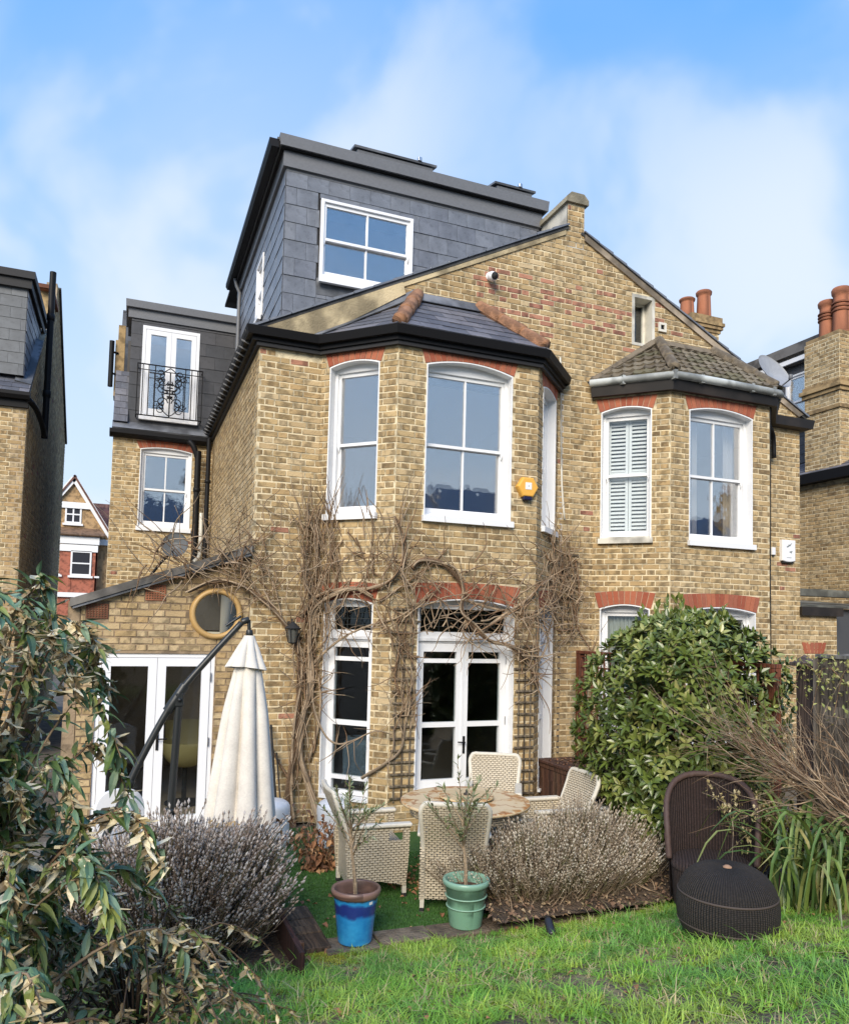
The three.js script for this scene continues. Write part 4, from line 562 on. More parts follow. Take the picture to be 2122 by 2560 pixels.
// ---------- gabled house across the street, seen through the gap ----------
const far = thing('red_house', 'far red brick gabled house with white bargeboards seen through the gap', 'house', [-2.4, 0, -28]);
{
  const redW = std([.42, .14, .085], { map: T.blotch, bumpMap: T.fineB, bumpScale: .006 }), yelW = std([.46, .30, .15], { map: T.blotch });
  put('gable_wall', prism([[-1.3, 5.95], [1.5, 5.95], [.04, 8.55], [-.1, 8.55]], -.2, 0), yelW, far);
  put('lower_wall', merge([bx(-1.2, 1.75, 0, 6.0, -.3, -.1)]), yelW, far);
  put('bay_wall', merge([bx(-.42, .05 - .0, 3.0, 5.4, .35, .5), bx(.62 + .22, 1.08, 3.0, 5.4, .35, .5), bx(-.42, 1.08, 2.5, 4.25, .35, .48), bx(1.02, 1.08, 2.5, 5.4, -.1, .5)]), redW, far);
  for (const [a, b] of [[V(-.02, 8.62, .1), V(-1.45, 6.6, .1)], [V(-.02, 8.62, .1), V(1.62, 6.02, .1)]]) put('bargeboard', bar(a, b, .24, .12), M.white, far);
  put('tie_board', bx(-.75, .75, 7.28, 7.55, .02, .1), M.white, far);
  put('roof', merge([slab([V(-1.6, 6.4, .2), V(-.0, 8.78, .2), V(-.0, 8.78, -8), V(-1.6, 6.4, -8)], .08), slab([V(-.0, 8.78, .2), V(1.75, 5.98, .2), V(1.75, 5.98, -8), V(-.0, 8.78, -8)], .08)]), std([.16, .075, .055], { map: T.blotch }), far);
  const main = put('main_roof', slab([V(.2, 5.6, -1.2), V(5, 5.6, -1.2), V(5, 8.05, -3.6), V(.2, 8.05, -3.6)], .1), std([.13, .062, .05], { map: T.blotch }), far);
  for (let k = 0; k < 12; k++) put('tile_course', slab([V(.2, 5.66 + k * .2, -1.12 - k * .196), V(5, 5.66 + k * .2, -1.12 - k * .196), V(5, 5.87 + k * .2, -1.32 - k * .196), V(.2, 5.87 + k * .2, -1.32 - k * .196)], .035), std([[.15, .068, .052], [.12, .055, .048], [.17, .08, .06]][k % 3], { map: T.blotch }), far);
  put('bay_hood', merge([slab([V(-.8, 6.05, .75), V(1.45, 6.05, .75), V(1.1, 6.42, 0), V(-.8, 6.42, 0)], .06)]), std([.2, .12, .07], { map: T.blotch }), far);
  put('frieze', merge([bx(-.75, 1.15, 5.65, 5.98, .35, .6), bx(1.0, 1.55, 5.7, 5.95, -.1, .1), bx(-.62, 1.1, 5.32, 5.62, .34, .56)]), M.white, far);
  for (const [x0, x1, y0, y1, z] of [[-.33, .34, 6.6, 7.42, .0], [.02, .86, 4.25, 5.35, .5], [-.52, -.44, 4.3, 5.3, .45]]) { const g = new THREE.Group(); g.name = 'window'; far.add(g); put('frame', merge([...lattice(x0, x1, y0, y1, .07, .07, .08, [[(y0 + y1) / 2, .06]], z, z + .06), bx(x0 - .08, x1 + .08, y0 - .09, y0, z, z + .12), ...(y0 > 6 ? [bx((x0 + x1) / 2 - .03, (x0 + x1) / 2 + .03, y0, y1, z, z + .05)] : [])]), M.white, g); put('pane', bx(x0 + .05, x1 - .05, y0 + .05, y1 - .05, z + .01, z + .03), std([.04, .042, .05], { roughness: .05 }), g); }
  put('bay_sills', merge([bx(-.55, -.3, 4.18, 4.26, .45, .6), bx(1.0, 1.2, 4.18, 4.26, .3, .6), bx(-.7, 1.6, 3.3, 3.5, .3, .62)]), M.white, far);
}
// ---------- ground ----------
const lawnY = (x, z) => { const s = 3.86 - .12 * smooth(2.6, 4.2, x); return z < s ? 0 : z < 6.9 ? .272 * (z - s) : .272 * (6.9 - s) + .02 * (z - 6.9); };
const soilMat = std([.10, .068, .042], { map: T.blotch, bumpMap: T.fineB, bumpScale: .03 });
setting('ground', metric(new THREE.PlaneGeometry(500, 500).rotateX(-Math.PI / 2).translate(0, -.03, 0)), std([.13, .11, .085], { map: T.blotch }), 'bare earth around the houses');
function field(x0, x1, z0, z1, nx, nz, f, mat, name, label) { const g = new THREE.PlaneGeometry(x1 - x0, z1 - z0, nx, nz).rotateX(-Math.PI / 2).translate((x0 + x1) / 2, 0, (z0 + z1) / 2), p = g.attributes.position; for (let i = 0; i < p.count; i++) p.setY(i, f(p.getX(i), p.getZ(i))); g.computeVertexNormals(); return setting(name, metric(g), mat, label); }
const lump = (x, z) => .035 * (fbm(x * 2.2, z * 2.2, 3, 0, 4) - .5);
field(-3.2, 5.74, 3.62, 16, 90, 150, (x, z) => lawnY(x, z) + lump(x, z) * smooth(3.62, 3.95, z) + .004, std([.27, .205, .115], { map: T.stain, bumpMap: T.fineB, bumpScale: .03 }), 'lawn', 'rough green lawn rising towards the viewer');
setting('patio', bx(1.15, 5.74, -.02, -.004, .2, 3.62), std([.045, .115, .020], { map: T.fine, roughness: .95 }), 'patio laid with green artificial turf');
setting('side_yard', bx(-1.3, 1.148, -.02, -.006, .0, 3.62), std([.25, .22, .18], { map: T.stain }), 'paved strip before the patio doors');
field(-1.3, 1.13, 2.75, 4.75, 40, 34, (x, z) => Math.max(.10, lawnY(x, z) - .02) + lump(x * 3, z * 3) * 1.2, soilMat, 'flower_bed', 'dark soil of the lavender bed');
field(2.78, 5.74, 2.72, 3.80, 50, 24, (x, z) => .05 + .12 * smooth(4.3, 5.0, x) + .10 * smooth(2.8, 3.0, z) * smooth(3.8, 3.5, z) + lump(x * 3, z * 3) * 1.2 + .06 * smooth(3.3, 3.8, z), soilMat, 'flower_bed', 'dark soil of the right hand bed');
{ // railway-sleeper step and bed boards
  const s = thing('timber_step', 'weathered brown timber step beside the lavender bed', 'timber step', [1.34, 0, 3.24]);
  const old = [[.13, .085, .05], [.16, .105, .062], [.11, .07, .042]].map(c => std(c, { map: T.grain, bumpMap: T.fineB, bumpScale: .01 }));
  for (let k = 0; k < 3; k++) put('plank', rbx(-.17, .165, -.02, .055 - .004 * k, -.42 + k * .28, -.15 + k * .28, .012), old[k], s);
  const b = thing('bed_board', 'dark red-brown board edging the lavender bed', 'edging board', [1.15, 0, 3.5]);
  put('board', metric(new THREE.BoxGeometry(.035, .30, 1.5).translate(0, .13, 0)), std([.07, .026, .018], { map: T.grain }), b); put('stake', rbx(.02, .06, -.1, .26, .5, .545, .006), M.timber, b);
  const e = thing('stone_edging', 'row of worn stone slabs between patio and lawn', 'edging', [2.2, 0, 3.58]);
  let x = -.74; const r = rand(91); while (x < 1.6) { const w = .28 + r() * .2; const m = put('slab', rbx(x, x + w - .012, -.03, .028 + r() * .02, -.11, .12 + r() * .04, .012), std([[.17, .125, .085], [.21, .165, .115], [.14, .105, .075]][Math.floor(r() * 3)], { map: T.blotch, bumpMap: T.fineB, bumpScale: .012 }), e); m.rotation.y = (r() - .5) * .06; x += w; }
}
// ---------- dining set ----------
const weaveF = (u, v) => { const rows = 6, cols = 4, rr = Math.floor(v * rows), x = (u * cols + (rr % 2) * .5) % 1, y = (v * rows) % 1, ex = Math.min(x, 1 - x) * 2, ey = Math.min(y, 1 - y) * 2; return [smooth(.0, .16, ex), smooth(.0, .34, ey)]; };
const weave = tex(256, 256, (u, v) => { const n = .86 + .14 * vnoise(u * 24, v * 24, 24, 3); return [n, n * .975, n * .93]; }, true, 1), weaveGap = tex(256, 256, (u, v) => { const rows = 6, cols = 4, rr = Math.floor(v * rows), x = (u * cols + (rr % 2) * .5) % 1, y = (v * rows) % 1, ex = Math.min(x, 1 - x), ey = Math.min(y, 1 - y); return (ex < .17 && ey < .30) || ey < .06 ? 0 : 1; }, false, 1), weaveB = tex(256, 256, (u, v) => { const [a, b] = weaveF(u, v); return .2 + .8 * Math.sqrt(a * b); }, false, 1);
weave.repeat.set(1 / .19, 1 / .125); weaveB.repeat.copy(weave.repeat); weaveGap.repeat.copy(weave.repeat);
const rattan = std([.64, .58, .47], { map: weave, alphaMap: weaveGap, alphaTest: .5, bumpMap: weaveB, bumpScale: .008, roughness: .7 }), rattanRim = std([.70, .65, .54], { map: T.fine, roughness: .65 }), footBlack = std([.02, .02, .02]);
function diningChair(label, pos, turn) {
  const c = thing('wicker_chair', label, 'chair', pos, turn, 'wicker dining chairs around the stone-topped table');
  const side = () => { const s = shapeOf([[-.26, .10], [-.22, .115], [0, .155], [.2, .115], [.26, .10], [.285, .40], [.29, .62], [-.24, .63], [-.29, .45]]); s.holes.push(new THREE.Path([[.10, .49], [.23, .49], [.23, .585], [.10, .585]].map(p => new THREE.Vector2(...p)))); return ext(s, -.02, .02).rotateY(-Math.PI / 2); };
  for (const s of [-1, 1]) { put('side_panel', metric(side().translate(s * .27, 0, 0)), rattan, c); put('armrest', rbx(s * .275 - .04, s * .275 + .04, .615, .65, -.25, .305, .015, 3), rattanRim, c); for (const z of [-.24, .25]) { const l = put('leg', bar([s * .265, .0, z], [s * .262, .14, z], .035), rattanRim, c); put('foot', rbx(s * .265 - .02, s * .265 + .02, 0, .035, z - .02, z + .02, .006), footBlack, l); } }
  put('front_panel', metric(ext(shapeOf([[-.25, .10], [-.2, .115], [0, .15], [.2, .115], [.25, .10], [.25, .43], [-.25, .43]]), .235, .265)), rattan, c);
  put('seat', rbx(-.25, .25, .40, .45, -.25, .26, .015), rattan, c);
  const g = new THREE.BufferGeometry(), N = 14, W = 8, P = [], I = [], U = []; // flared, leaning back
  for (const t of [0, .042]) for (let i = 0; i <= N; i++) for (let j = 0; j <= W; j++) { const q = i / N, y = .10 + .83 * q, w = .255 + .03 * smooth(.4, 1, q) - .035 * Math.max(0, (q - .93) / .07) ** 2, x = (j / W * 2 - 1) * w, z = -.245 - .17 * smooth(.38, 1.05, q) - .03 * Math.cos(x * 5) * q + t; P.push(x, y, z); U.push(x, y); }
  const o = (N + 1) * (W + 1), id = (t, i, j) => t * o + i * (W + 1) + j; for (let i = 0; i < N; i++) for (let j = 0; j < W; j++) { I.push(id(0, i, j), id(0, i + 1, j), id(0, i, j + 1), id(0, i, j + 1), id(0, i + 1, j), id(0, i + 1, j + 1), id(1, i, j), id(1, i, j + 1), id(1, i + 1, j), id(1, i, j + 1), id(1, i + 1, j + 1), id(1, i + 1, j)); }
  g.setAttribute('position', new THREE.Float32BufferAttribute(P, 3)); g.setAttribute('uv', new THREE.Float32BufferAttribute(U, 2)); g.setIndex(I); g.computeVertexNormals(); const b = put('backrest', g, rattan, c);
  const rim = []; for (let i = 0; i <= N; i++) rim.push(i); const at = (i, j) => V(P[id(0, i, j) * 3], P[id(0, i, j) * 3 + 1], P[id(0, i, j) * 3 + 2] + .021);
  put('rim', tube([...rim.map(i => at(i, 0)), ...[1, 2, 3, 4, 5, 6, 7].map(j => at(N, j)), ...rim.slice().reverse().map(i => at(i, W))], .024, .024, 8, 70), rattanRim, b);
  return c;
}
diningChair('wicker dining chair side-on left of the round table', [2.17, 0, 2.44], 1.50);
diningChair('wicker dining chair with its back to the viewer beside the green pot', [2.76, 0, 2.98], 2.75);
diningChair('wicker dining chair behind the table facing the viewer before French doors', [3.86, 0, 1.55], -.5);
diningChair('wicker dining chair right of the table beside the storage box', [4.06, 0, 2.42], -1.62);
{
  const t = thing('round_table', 'round garden table with mottled orange and cream stone top', 'table', [3.1, 0, 2.47]);
  const vein = tex(512, 512, (u, v) => { const n = fbm(u * 6, v * 6, 5, 6, 51), m = fbm(u * 9 + 3, v * 9, 5, 9, 57), k = smooth(.05, 0, Math.abs(n - .5)), q = smooth(.55, .72, m); return [lerp(lerp(.86, .72, q), .60, k * .7), lerp(lerp(.78, .52, q), .38, k * .7), lerp(lerp(.64, .32, q), .24, k * .7)]; }, true, 1 / 1.2);
  const stone = std([.95, .92, .85], { map: vein, roughness: .45 }), R = .62;
  put('table_top', metric(lathe([[0, .715], [R - .02, .715], [R, .722], [R, .742], [R - .012, .75], [0, .75]], 64)), stone, t);
  put('apron', metric(lathe([[.50, .62], [.53, .62], [.53, .715], [.50, .715]], 48)), rattan, t);
  put('pedestal', metric(lathe([[0, .02], [.30, .02], [.32, .08], [.24, .35], [.30, .66], [.3, .7], [0, .7]], 40)), rattan, t);
  const s = thing('lazy_susan', 'round stone lazy susan in the middle of the table', 'turntable', [3.12, .752, 2.45]);
  put('tray', metric(lathe([[0, .014], [.25, .014], [.262, .02], [.262, .032], [.25, .038], [0, .038]], 48)), std([.85, .8, .68], { map: vein, roughness: .5 }), s); put('bearing', lathe([[0, 0], [.12, 0], [.12, .014], [0, .014]], 24), footBlack, s); put('hole_plug', lathe([[0, .036], [.028, .036], [.03, .052], [.012, .06], [.01, .085], [0, .09]], 16), M.blackWood, s);
}
// ---------- brown wicker tub chair and pouf ----------
const ribs = tex(256, 256, (u, v) => .72 + .28 * vnoise(u * 36, v * 44, 0, 3), true, 1), ribsB = tex(256, 256, (u, v) => { const a = Math.abs(((u * 12) % 1) - .5) * 2, b = Math.abs(((v * 40) % 1) - .5) * 2; return .75 * (1 - a * a) + .25 * (1 - b * b); }, false, 1);
{
  const brown = std([.072, .042, .034], { map: ribs, bumpMap: ribsB, bumpScale: .03, roughness: .75 }), rim = std([.085, .05, .04], { map: T.fine, roughness: .7 });
  const c = thing('tub_chair', 'dark brown wicker tub chair with high round back by the evergreen bush', 'armchair', [4.64, .12, 4.06], -.66); c.scale.set(.92, 1, .92);
  const top = a => { const q = Math.abs(a) / 1.75; return .40 + .64 * Math.sqrt(Math.max(0, 1 - (q * 1.0) ** 2.4)) - .02; }, rad = (a, q) => .36 + .05 * q, at = (a, y) => { const q = (y - .05) / 1.0; return V(Math.sin(a) * rad(a, q), y, -Math.cos(a) * (rad(a, q) - .04) - .10 * smooth(.4, 1.05, y)); };
  const N = 48, Hn = 16, P = [], I = [], U = []; for (let i = 0; i <= N; i++) for (let j = 0; j <= Hn; j++) { const a = lerp(-1.75, 1.75, i / N), y = lerp(.04, top(a), j / Hn), p = at(a, y); P.push(p.x, p.y, p.z); U.push(a * .38 * 3.2, y * 3.2); }
  for (let i = 0; i < N; i++) for (let j = 0; j < Hn; j++) { const k = i * (Hn + 1) + j; I.push(k, k + Hn + 1, k + 1, k + 1, k + Hn + 1, k + Hn + 2); }
  const g = new THREE.BufferGeometry(); g.setAttribute('position', new THREE.Float32BufferAttribute(P, 3)); g.setAttribute('uv', new THREE.Float32BufferAttribute(U, 2)); g.setIndex(I); g.computeVertexNormals();
  const b = put('backrest', g, brown, c); put('rim', tube(Array.from({ length: 41 }, (_, i) => { const a = lerp(-1.75, 1.75, i / 40); return at(a, top(a)); }), .028, .028, 8, 90, .25, 5), rim, b);
  put('seat', (() => { const q = lathe([[0, .40], [.20, .405], [.31, .40], [.355, .37], [.36, .33], [.33, .30], [0, .30]], 40), u = q.attributes.uv, p = q.attributes.position; for (let i = 0; i < p.count; i++) u.setXY(i, p.getX(i) * 3.2, p.getZ(i) * 3.2 + p.getY(i) * 3); return q; })(), brown, c);
  put('skirt', (() => { const q = new THREE.CylinderGeometry(.355, .33, .30, 40, 4, true).translate(0, .17, 0), u = q.attributes.uv; for (let i = 0; i < u.count; i++) u.setXY(i, u.getX(i) * 7, u.getY(i) * .95); return q; })(), brown, c);
  const p = thing('wicker_pouf', 'round grey-brown wicker pouf on the lawn', 'pouf', [3.87, lawnY(3.87, 5.0) - .03, 5.06], .3); p.scale.set(.94, 1.24, .94);
  const pf = std([.058, .046, .038], { map: ribs, bumpMap: ribsB, bumpScale: .03, roughness: .8 }), pr = [[0, .012], [.18, 0], [.27, .03], [.335, .11], [.352, .20], [.335, .29], [.29, .355], [.22, .398], [.12, .42], [.05, .412], [.02, .40]];
  const q = lathe(new THREE.SplineCurve(pr.map(a => new THREE.Vector2(...a))).getPoints(40).map(v => [Math.max(0, v.x), v.y]), 72), u = q.attributes.uv; for (let i = 0; i < u.count; i++) u.setXY(i, u.getX(i) * 9, u.getY(i) * 2.6); put('body', q, pf, p);
  put('belt', merge([.125, .275].map(y => new THREE.TorusGeometry(y < .2 ? .338 : .338, .007, 6, 60).rotateX(Math.PI / 2).translate(0, y, 0))), std([.07, .052, .042], { roughness: .8 }), p);
  put('button', lathe([[0, .395], [.03, .4], [.032, .412], [.012, .42], [0, .421]], 16), std([.34, .20, .12]), p);
}
// ---------- cantilever parasol, closed ----------
{
  const Z = 2.3, s = thing('parasol', 'closed cream cantilever parasol with black arm before the patio doors', 'parasol', [.40, 0, Z]);
  const blk = std([.020, .022, .022], { roughness: .4 }), L = (x, y) => [x - .40, y, 0];
  put('mast', merge([rod(L(.40, .02), L(.455, 1.72), .033), rod(L(.418, .75), L(.422, .80), .045)]), blk, s);
  put('arm', tube([L(-.10, .55), L(.03, .88), L(.15, 1.18), L(.44, 1.755), L(.70, 2.09), L(.955, 2.39)], .031, .027, 12, 40), blk, s);
  put('sleeve', rod(L(.36, 1.62), L(.50, 1.84), .043), blk, s); put('clamp', rod(L(.075, 1.0), L(.10, 1.055), .04), blk, s);
  put('joint', merge([rbx(.02, .09, 1.66, 1.78, -.04, .04, .012), rod([.055, 1.72, -.05], [.055, 1.72, .05], .018)]), blk, s);
  put('crank', merge([rod(L(.96, 2.40), L(1.02, 2.42), .03), rod(L(1.02, 2.42), L(1.03, 2.27), .016), rod(L(.82, 2.36), L(.95, 2.45), .012)]), blk, s);
  put('hub', rod(L(1.03, 2.27), L(1.03, 2.33), .035, .028), blk, s);
  const cloth = tex(256, 256, (u, v) => { const n = .88 + .12 * fbm(u * 6, v * 6, 5, 6, 71) - .05 * vnoise(u * 90, v * 90, 90, 4); return [n, n * .985, n * .96]; }, true, 1 / .8), cm = phy([.88, .85, .80], { map: cloth, roughness: .95, sheen: .2, sheenRoughness: .8 });
  const fold = (R, y0, y1, amp, n, ph, drop) => { const A = 120, B = 26, P = [], I = [], U = []; for (let j = 0; j <= B; j++) for (let i = 0; i <= A; i++) { const a = i / A * 6.28318, q = j / B, f = 2 * Math.sqrt(Math.abs(Math.cos((n * a + ph + .9 * Math.sin(2 * a) + .35 * Math.sin(q * 3 + a * 3)) / 2))) - 1.15, am = amp * smooth(0, .4, q), r = R(q) * (1 + am * f + .05 * Math.sin(a * 2 + 1) * q), y = lerp(y0, y1, q) - drop * q * (.5 + .5 * Math.sin(a + 2.4)); P.push(1.03 - .40 + Math.cos(a) * r * 1.05 - .02 * q, y, Math.sin(a) * r); U.push(i / A * 1.6, y); } for (let j = 0; j < B; j++) for (let i = 0; i < A; i++) { const k = j * (A + 1) + i; I.push(k, k + 1, k + A + 1, k + 1, k + A + 2, k + A + 1); } const g = new THREE.BufferGeometry(); g.setAttribute('position', new THREE.Float32BufferAttribute(P, 3)); g.setAttribute('uv', new THREE.Float32BufferAttribute(U, 2)); g.setIndex(I); g.computeVertexNormals(); return g; };
  put('canopy', fold(q => lerp(.085, .235, q ** .8), 2.14, .70, .30, 8, .5, .10), cm, s); put('vent_cap', fold(q => lerp(.045, .15, q ** 1.1), 2.28, 2.01, .2, 8, 1.7, .05), cm, s);
  put('base', rbx(-.45, .45, -.03, .05, -.42, .42, .02), M.greyTrim, s);
}
// ---------- white plastic garden seats ----------
{
  const pl = std([.78, .78, .77], { roughness: .35 });
  const c = thing('plastic_chair', 'white plastic chair with square cut-out behind the left shrub', 'chair', [.08, 0, 2.35], .3);
  const s = new THREE.Shape(); s.moveTo(-.2, .40); s.lineTo(.2, .40); s.lineTo(.2, .76); s.quadraticCurveTo(.2, .94, .02, .95); s.lineTo(-.02, .95); s.quadraticCurveTo(-.2, .94, -.2, .76); s.closePath(); s.holes.push(new THREE.Path(rect(-.075, .075, .66, .80).map(p => new THREE.Vector2(...p)))); put('backrest', metric(new THREE.ExtrudeGeometry(s, { depth: .03, bevelSize: .008, bevelThickness: .008, bevelSegments: 2 }).rotateX(-.12).translate(0, 0, -.14)), pl, c);
  put('seat', rbx(-.21, .21, .39, .43, -.2, .22, .02, 3), pl, c); for (const [x, z] of [[-.18, -.17], [.18, -.17], [-.18, .19], [.18, .19]]) put('leg', bar([x * 1.1, 0, z * 1.15], [x, .4, z], .04, .04, .008), pl, c);
  const dome = lathe(new THREE.SplineCurve([[.14, 0], [.19, .02], [.185, .22], [.19, .38], [.17, .45], [.10, .49], [0, .50]].map(p => new THREE.Vector2(...p))).getPoints(28).map(v => [Math.max(0, v.x), v.y]), 40);
  for (const [x, z, w, label] of [[1.56, .85, 'parasol', 'white domed plastic stool against the wall right of the parasol'], [2.2, 1.02, 'vine', 'white domed plastic stool behind the left dining chair']]) { const d = thing('garden_stool', label, 'stool', [x, 0, z], 0); put('shell', dome, pl, d); put('base_ring', new THREE.TorusGeometry(.165, .012, 8, 36).rotateX(Math.PI / 2).translate(0, .012, 0), pl, d); }
  const p = thing('garden_pole', 'slim black pole leaning on the wall right of the parasol', 'pole', [1.73, 0, .30]); put('shaft', rod([0, 0, 0], [-.075, 1.15, -.22], .016, .014), footBlack, p); put('tip', rod([-.075, 1.15, -.22], [-.077, 1.19, -.228], .02, .012), footBlack, p);
  const b = thing('garden_cane', 'thin dark cane leaning beside the black pole', 'cane', [1.78, 0, .34]); put('shaft', rod([0, 0, 0], [-.05, .86, -.26], .010), M.blackWood, b);
}
// ---------- timber storage box, bin, spray bottle ----------
{
  const s = thing('storage_box', 'dark stained timber storage box along the boundary fence', 'storage box', [5.38, 0, 1.28]);
  const woods = [[.115, .050, .030], [.14, .066, .038], [.16, .085, .05], [.095, .043, .028]].map(c => std(c, { map: T.grain, roughness: .75 }));
  put('carcass', bx(-.305, .33, .02, .68, -.80, .80), woods[3], s);
  for (let k = 0; k < 14; k++) put('board', rbx(-.325, -.306, .0, .63, -.80 + k * .1145, -.80 + k * .1145 + .109, .004), woods[(k * 7 + 1) % 4], s);
  for (let k = 0; k < 5; k++) put('end_board', rbx(-.30 + k * .127, -.30 + k * .127 + .12, .0, .66, .801, .82, .004), woods[(k * 5 + 2) % 4], s);
  put('top_rail', rbx(-.335, -.30, .63, .69, -.82, .83, .006), woods[1], s);
  for (let k = 0; k < 6; k++) put('lid_board', rbx(-.35 + k * .117, -.35 + k * .117 + .112, .69, .72 + .002 * (k % 2), -.85, .85, .005), woods[(k * 3) % 4], s);
  const b = thing('plastic_bin', 'white plastic bin by the storage box', 'bin', [4.72, .0, 2.34]); put('body', lathe([[.11, 0], [.12, .01], [.145, .55], [.135, .55], [.11, .02], [0, .02]], 32), M.upvc, b); put('lid', lathe([[0, .56], [.10, .57], [.155, .55], [.16, .565], [.15, .58], [.1, .595], [0, .59]], 32), M.upvc, b); put('lid_handle', tube([[-.05, .585, 0], [-.03, .625, 0], [.03, .625, 0], [.05, .585, 0]], .012, .012, 8, 12), footBlack, b);
  const w = thing('stool', 'low timber stool under the spray bottle', 'stool', [4.90, 0, 2.30]); put('top', rbx(-.14, .14, .39, .42, -.14, .14, .008), M.timber, w); for (const [x, z] of [[-.11, -.11], [.11, -.11], [-.11, .11], [.11, .11]]) put('leg', bar([x, 0, z], [x, .39, z], .035), M.timber, w);
  const p = thing('spray_bottle', 'green spray bottle with pink and white trigger', 'spray bottle', [4.89, .42, 2.30]); put('bottle', lathe([[0, 0], [.05, 0], [.055, .01], [.055, .13], [.045, .17], [.02, .20], [.018, .225], [0, .225]], 24), std([.02, .26, .12], { roughness: .25 }), p); put('collar', lathe([[.022, .215], [.024, .215], [.024, .245], [0, .245]], 20), M.upvc, p); put('trigger', merge([rbx(-.03, .055, .25, .285, -.016, .016, .008), bar([-.005, .25, 0], [-.03, .205, 0], .012, .014, .003)]), std([.75, .30, .36], { roughness: .4 }), p);
}
// ---------- fences and trellis ----------
{
  const woods = [[.15, .12, .09], [.185, .15, .112], [.125, .10, .08], [.22, .18, .14]].map(c => std(c, { map: T.grain, roughness: .9 }));
  const f = thing('fence', 'dark overlapped board fence along the right boundary', 'fence', [5.75, .3, 6.2]);
  for (let k = 0; k < 13; k++) { const m = put('fence_board', metric(new THREE.BoxGeometry(.014, .165, 3.6)), woods[(k * 3) % 4], f); m.position.set(-.01, .1 + k * .145, -.25); m.rotation.z = .07; }
  put('capping', rbx(-.035, .03, 1.90, 1.935, -2.06, 1.6, .006), std([.20, .19, .17], { map: T.grain }), f);
  for (const z of [-2.05, -.25, 1.55]) put('batten', rbx(-.045, -.018, 0, 1.9, z - .022, z + .022, .004), woods[3], f);
  const p = thing('fence_post', 'dark fence post with pyramid cap beside the evergreen bush', 'post', [5.75, .1, 4.0]); put('post', rbx(-.05, .05, 0, 2.02, -.05, .05, .006), std([.085, .055, .042], { map: T.grain }), p); put('cap', merge([rbx(-.09, .09, 2.02, 2.055, -.09, .09, .006), metric(new THREE.ConeGeometry(.10, .07, 4).rotateY(Math.PI / 4).translate(0, 2.09, 0))]), std([.12, .085, .068], { map: T.grain }), p);
  const red = std([.20, .062, .028], { map: T.grain, roughness: .7 });
  const t = thing('trellis_screen', 'red-brown trellis screen on the boundary behind the evergreen bush', 'trellis', [5.75, 0, 1.9]);
  for (const z of [-1.56, .1, 1.75]) put('post', rbx(-.045, .045, 0, 2.12, z - .045, z + .045, .006), red, t);
  put('top_rail', rbx(-.05, .05, 2.08, 2.12, -1.6, 1.8, .006), red, t); put('bottom_rail', rbx(-.03, .03, .70, .74, -1.6, 1.8, .006), red, t);
  for (let k = 0; k < 24; k++) put('upright_lath', rbx(-.012, .0, .72, 2.08, -1.42 + k * .135, -1.42 + k * .135 + .022, .003), red, t);
  for (let k = 0; k < 10; k++) put('cross_lath', rbx(-.024, -.012, .82 + k * .135, .82 + k * .135 + .022, -1.55, 1.75, .003), red, t);
  const grey = [[.21, .165, .11], [.17, .13, .088], [.25, .20, .14]].map(c => std(c, { map: T.grain, roughness: .9 }));
  const panel = (label, pos, turn, w, y0, y1, nx, step) => { const q = thing('trellis', label, 'trellis', pos, turn), r = rand(Math.round(y0 * 100 + w * 999)); for (let k = 0; k < nx; k++) { const x = lerp(0, w, (k + .5) / nx); put('upright_lath', rbx(x - .010, x + .010, y0, y1, .002, .014, .003), grey[k % 3], q); } for (let y = y0 + .05; y < y1; y += step) { const m = put('cross_lath', rbx(-.01, w + .01, y - .012, y + .012, .014, .028, .003), grey[Math.floor(r() * 3)], q); m.rotation.z = (r() - .5) * .04; } return q; };
  panel('weathered trellis between the tall bay window and the French doors', [2.915, 0, .764], 0, .285, .35, 2.62, 3, .137);
  panel('weathered trellis on the pier right of the French doors', [4.54, 0, .764], 0, .25, .32, 2.2, 3, .139);
  panel('small trellis high on the wall right of the left bay', [5.60, 0, .008], 0, .30, 2.35, 3.45, 3, .15);
}
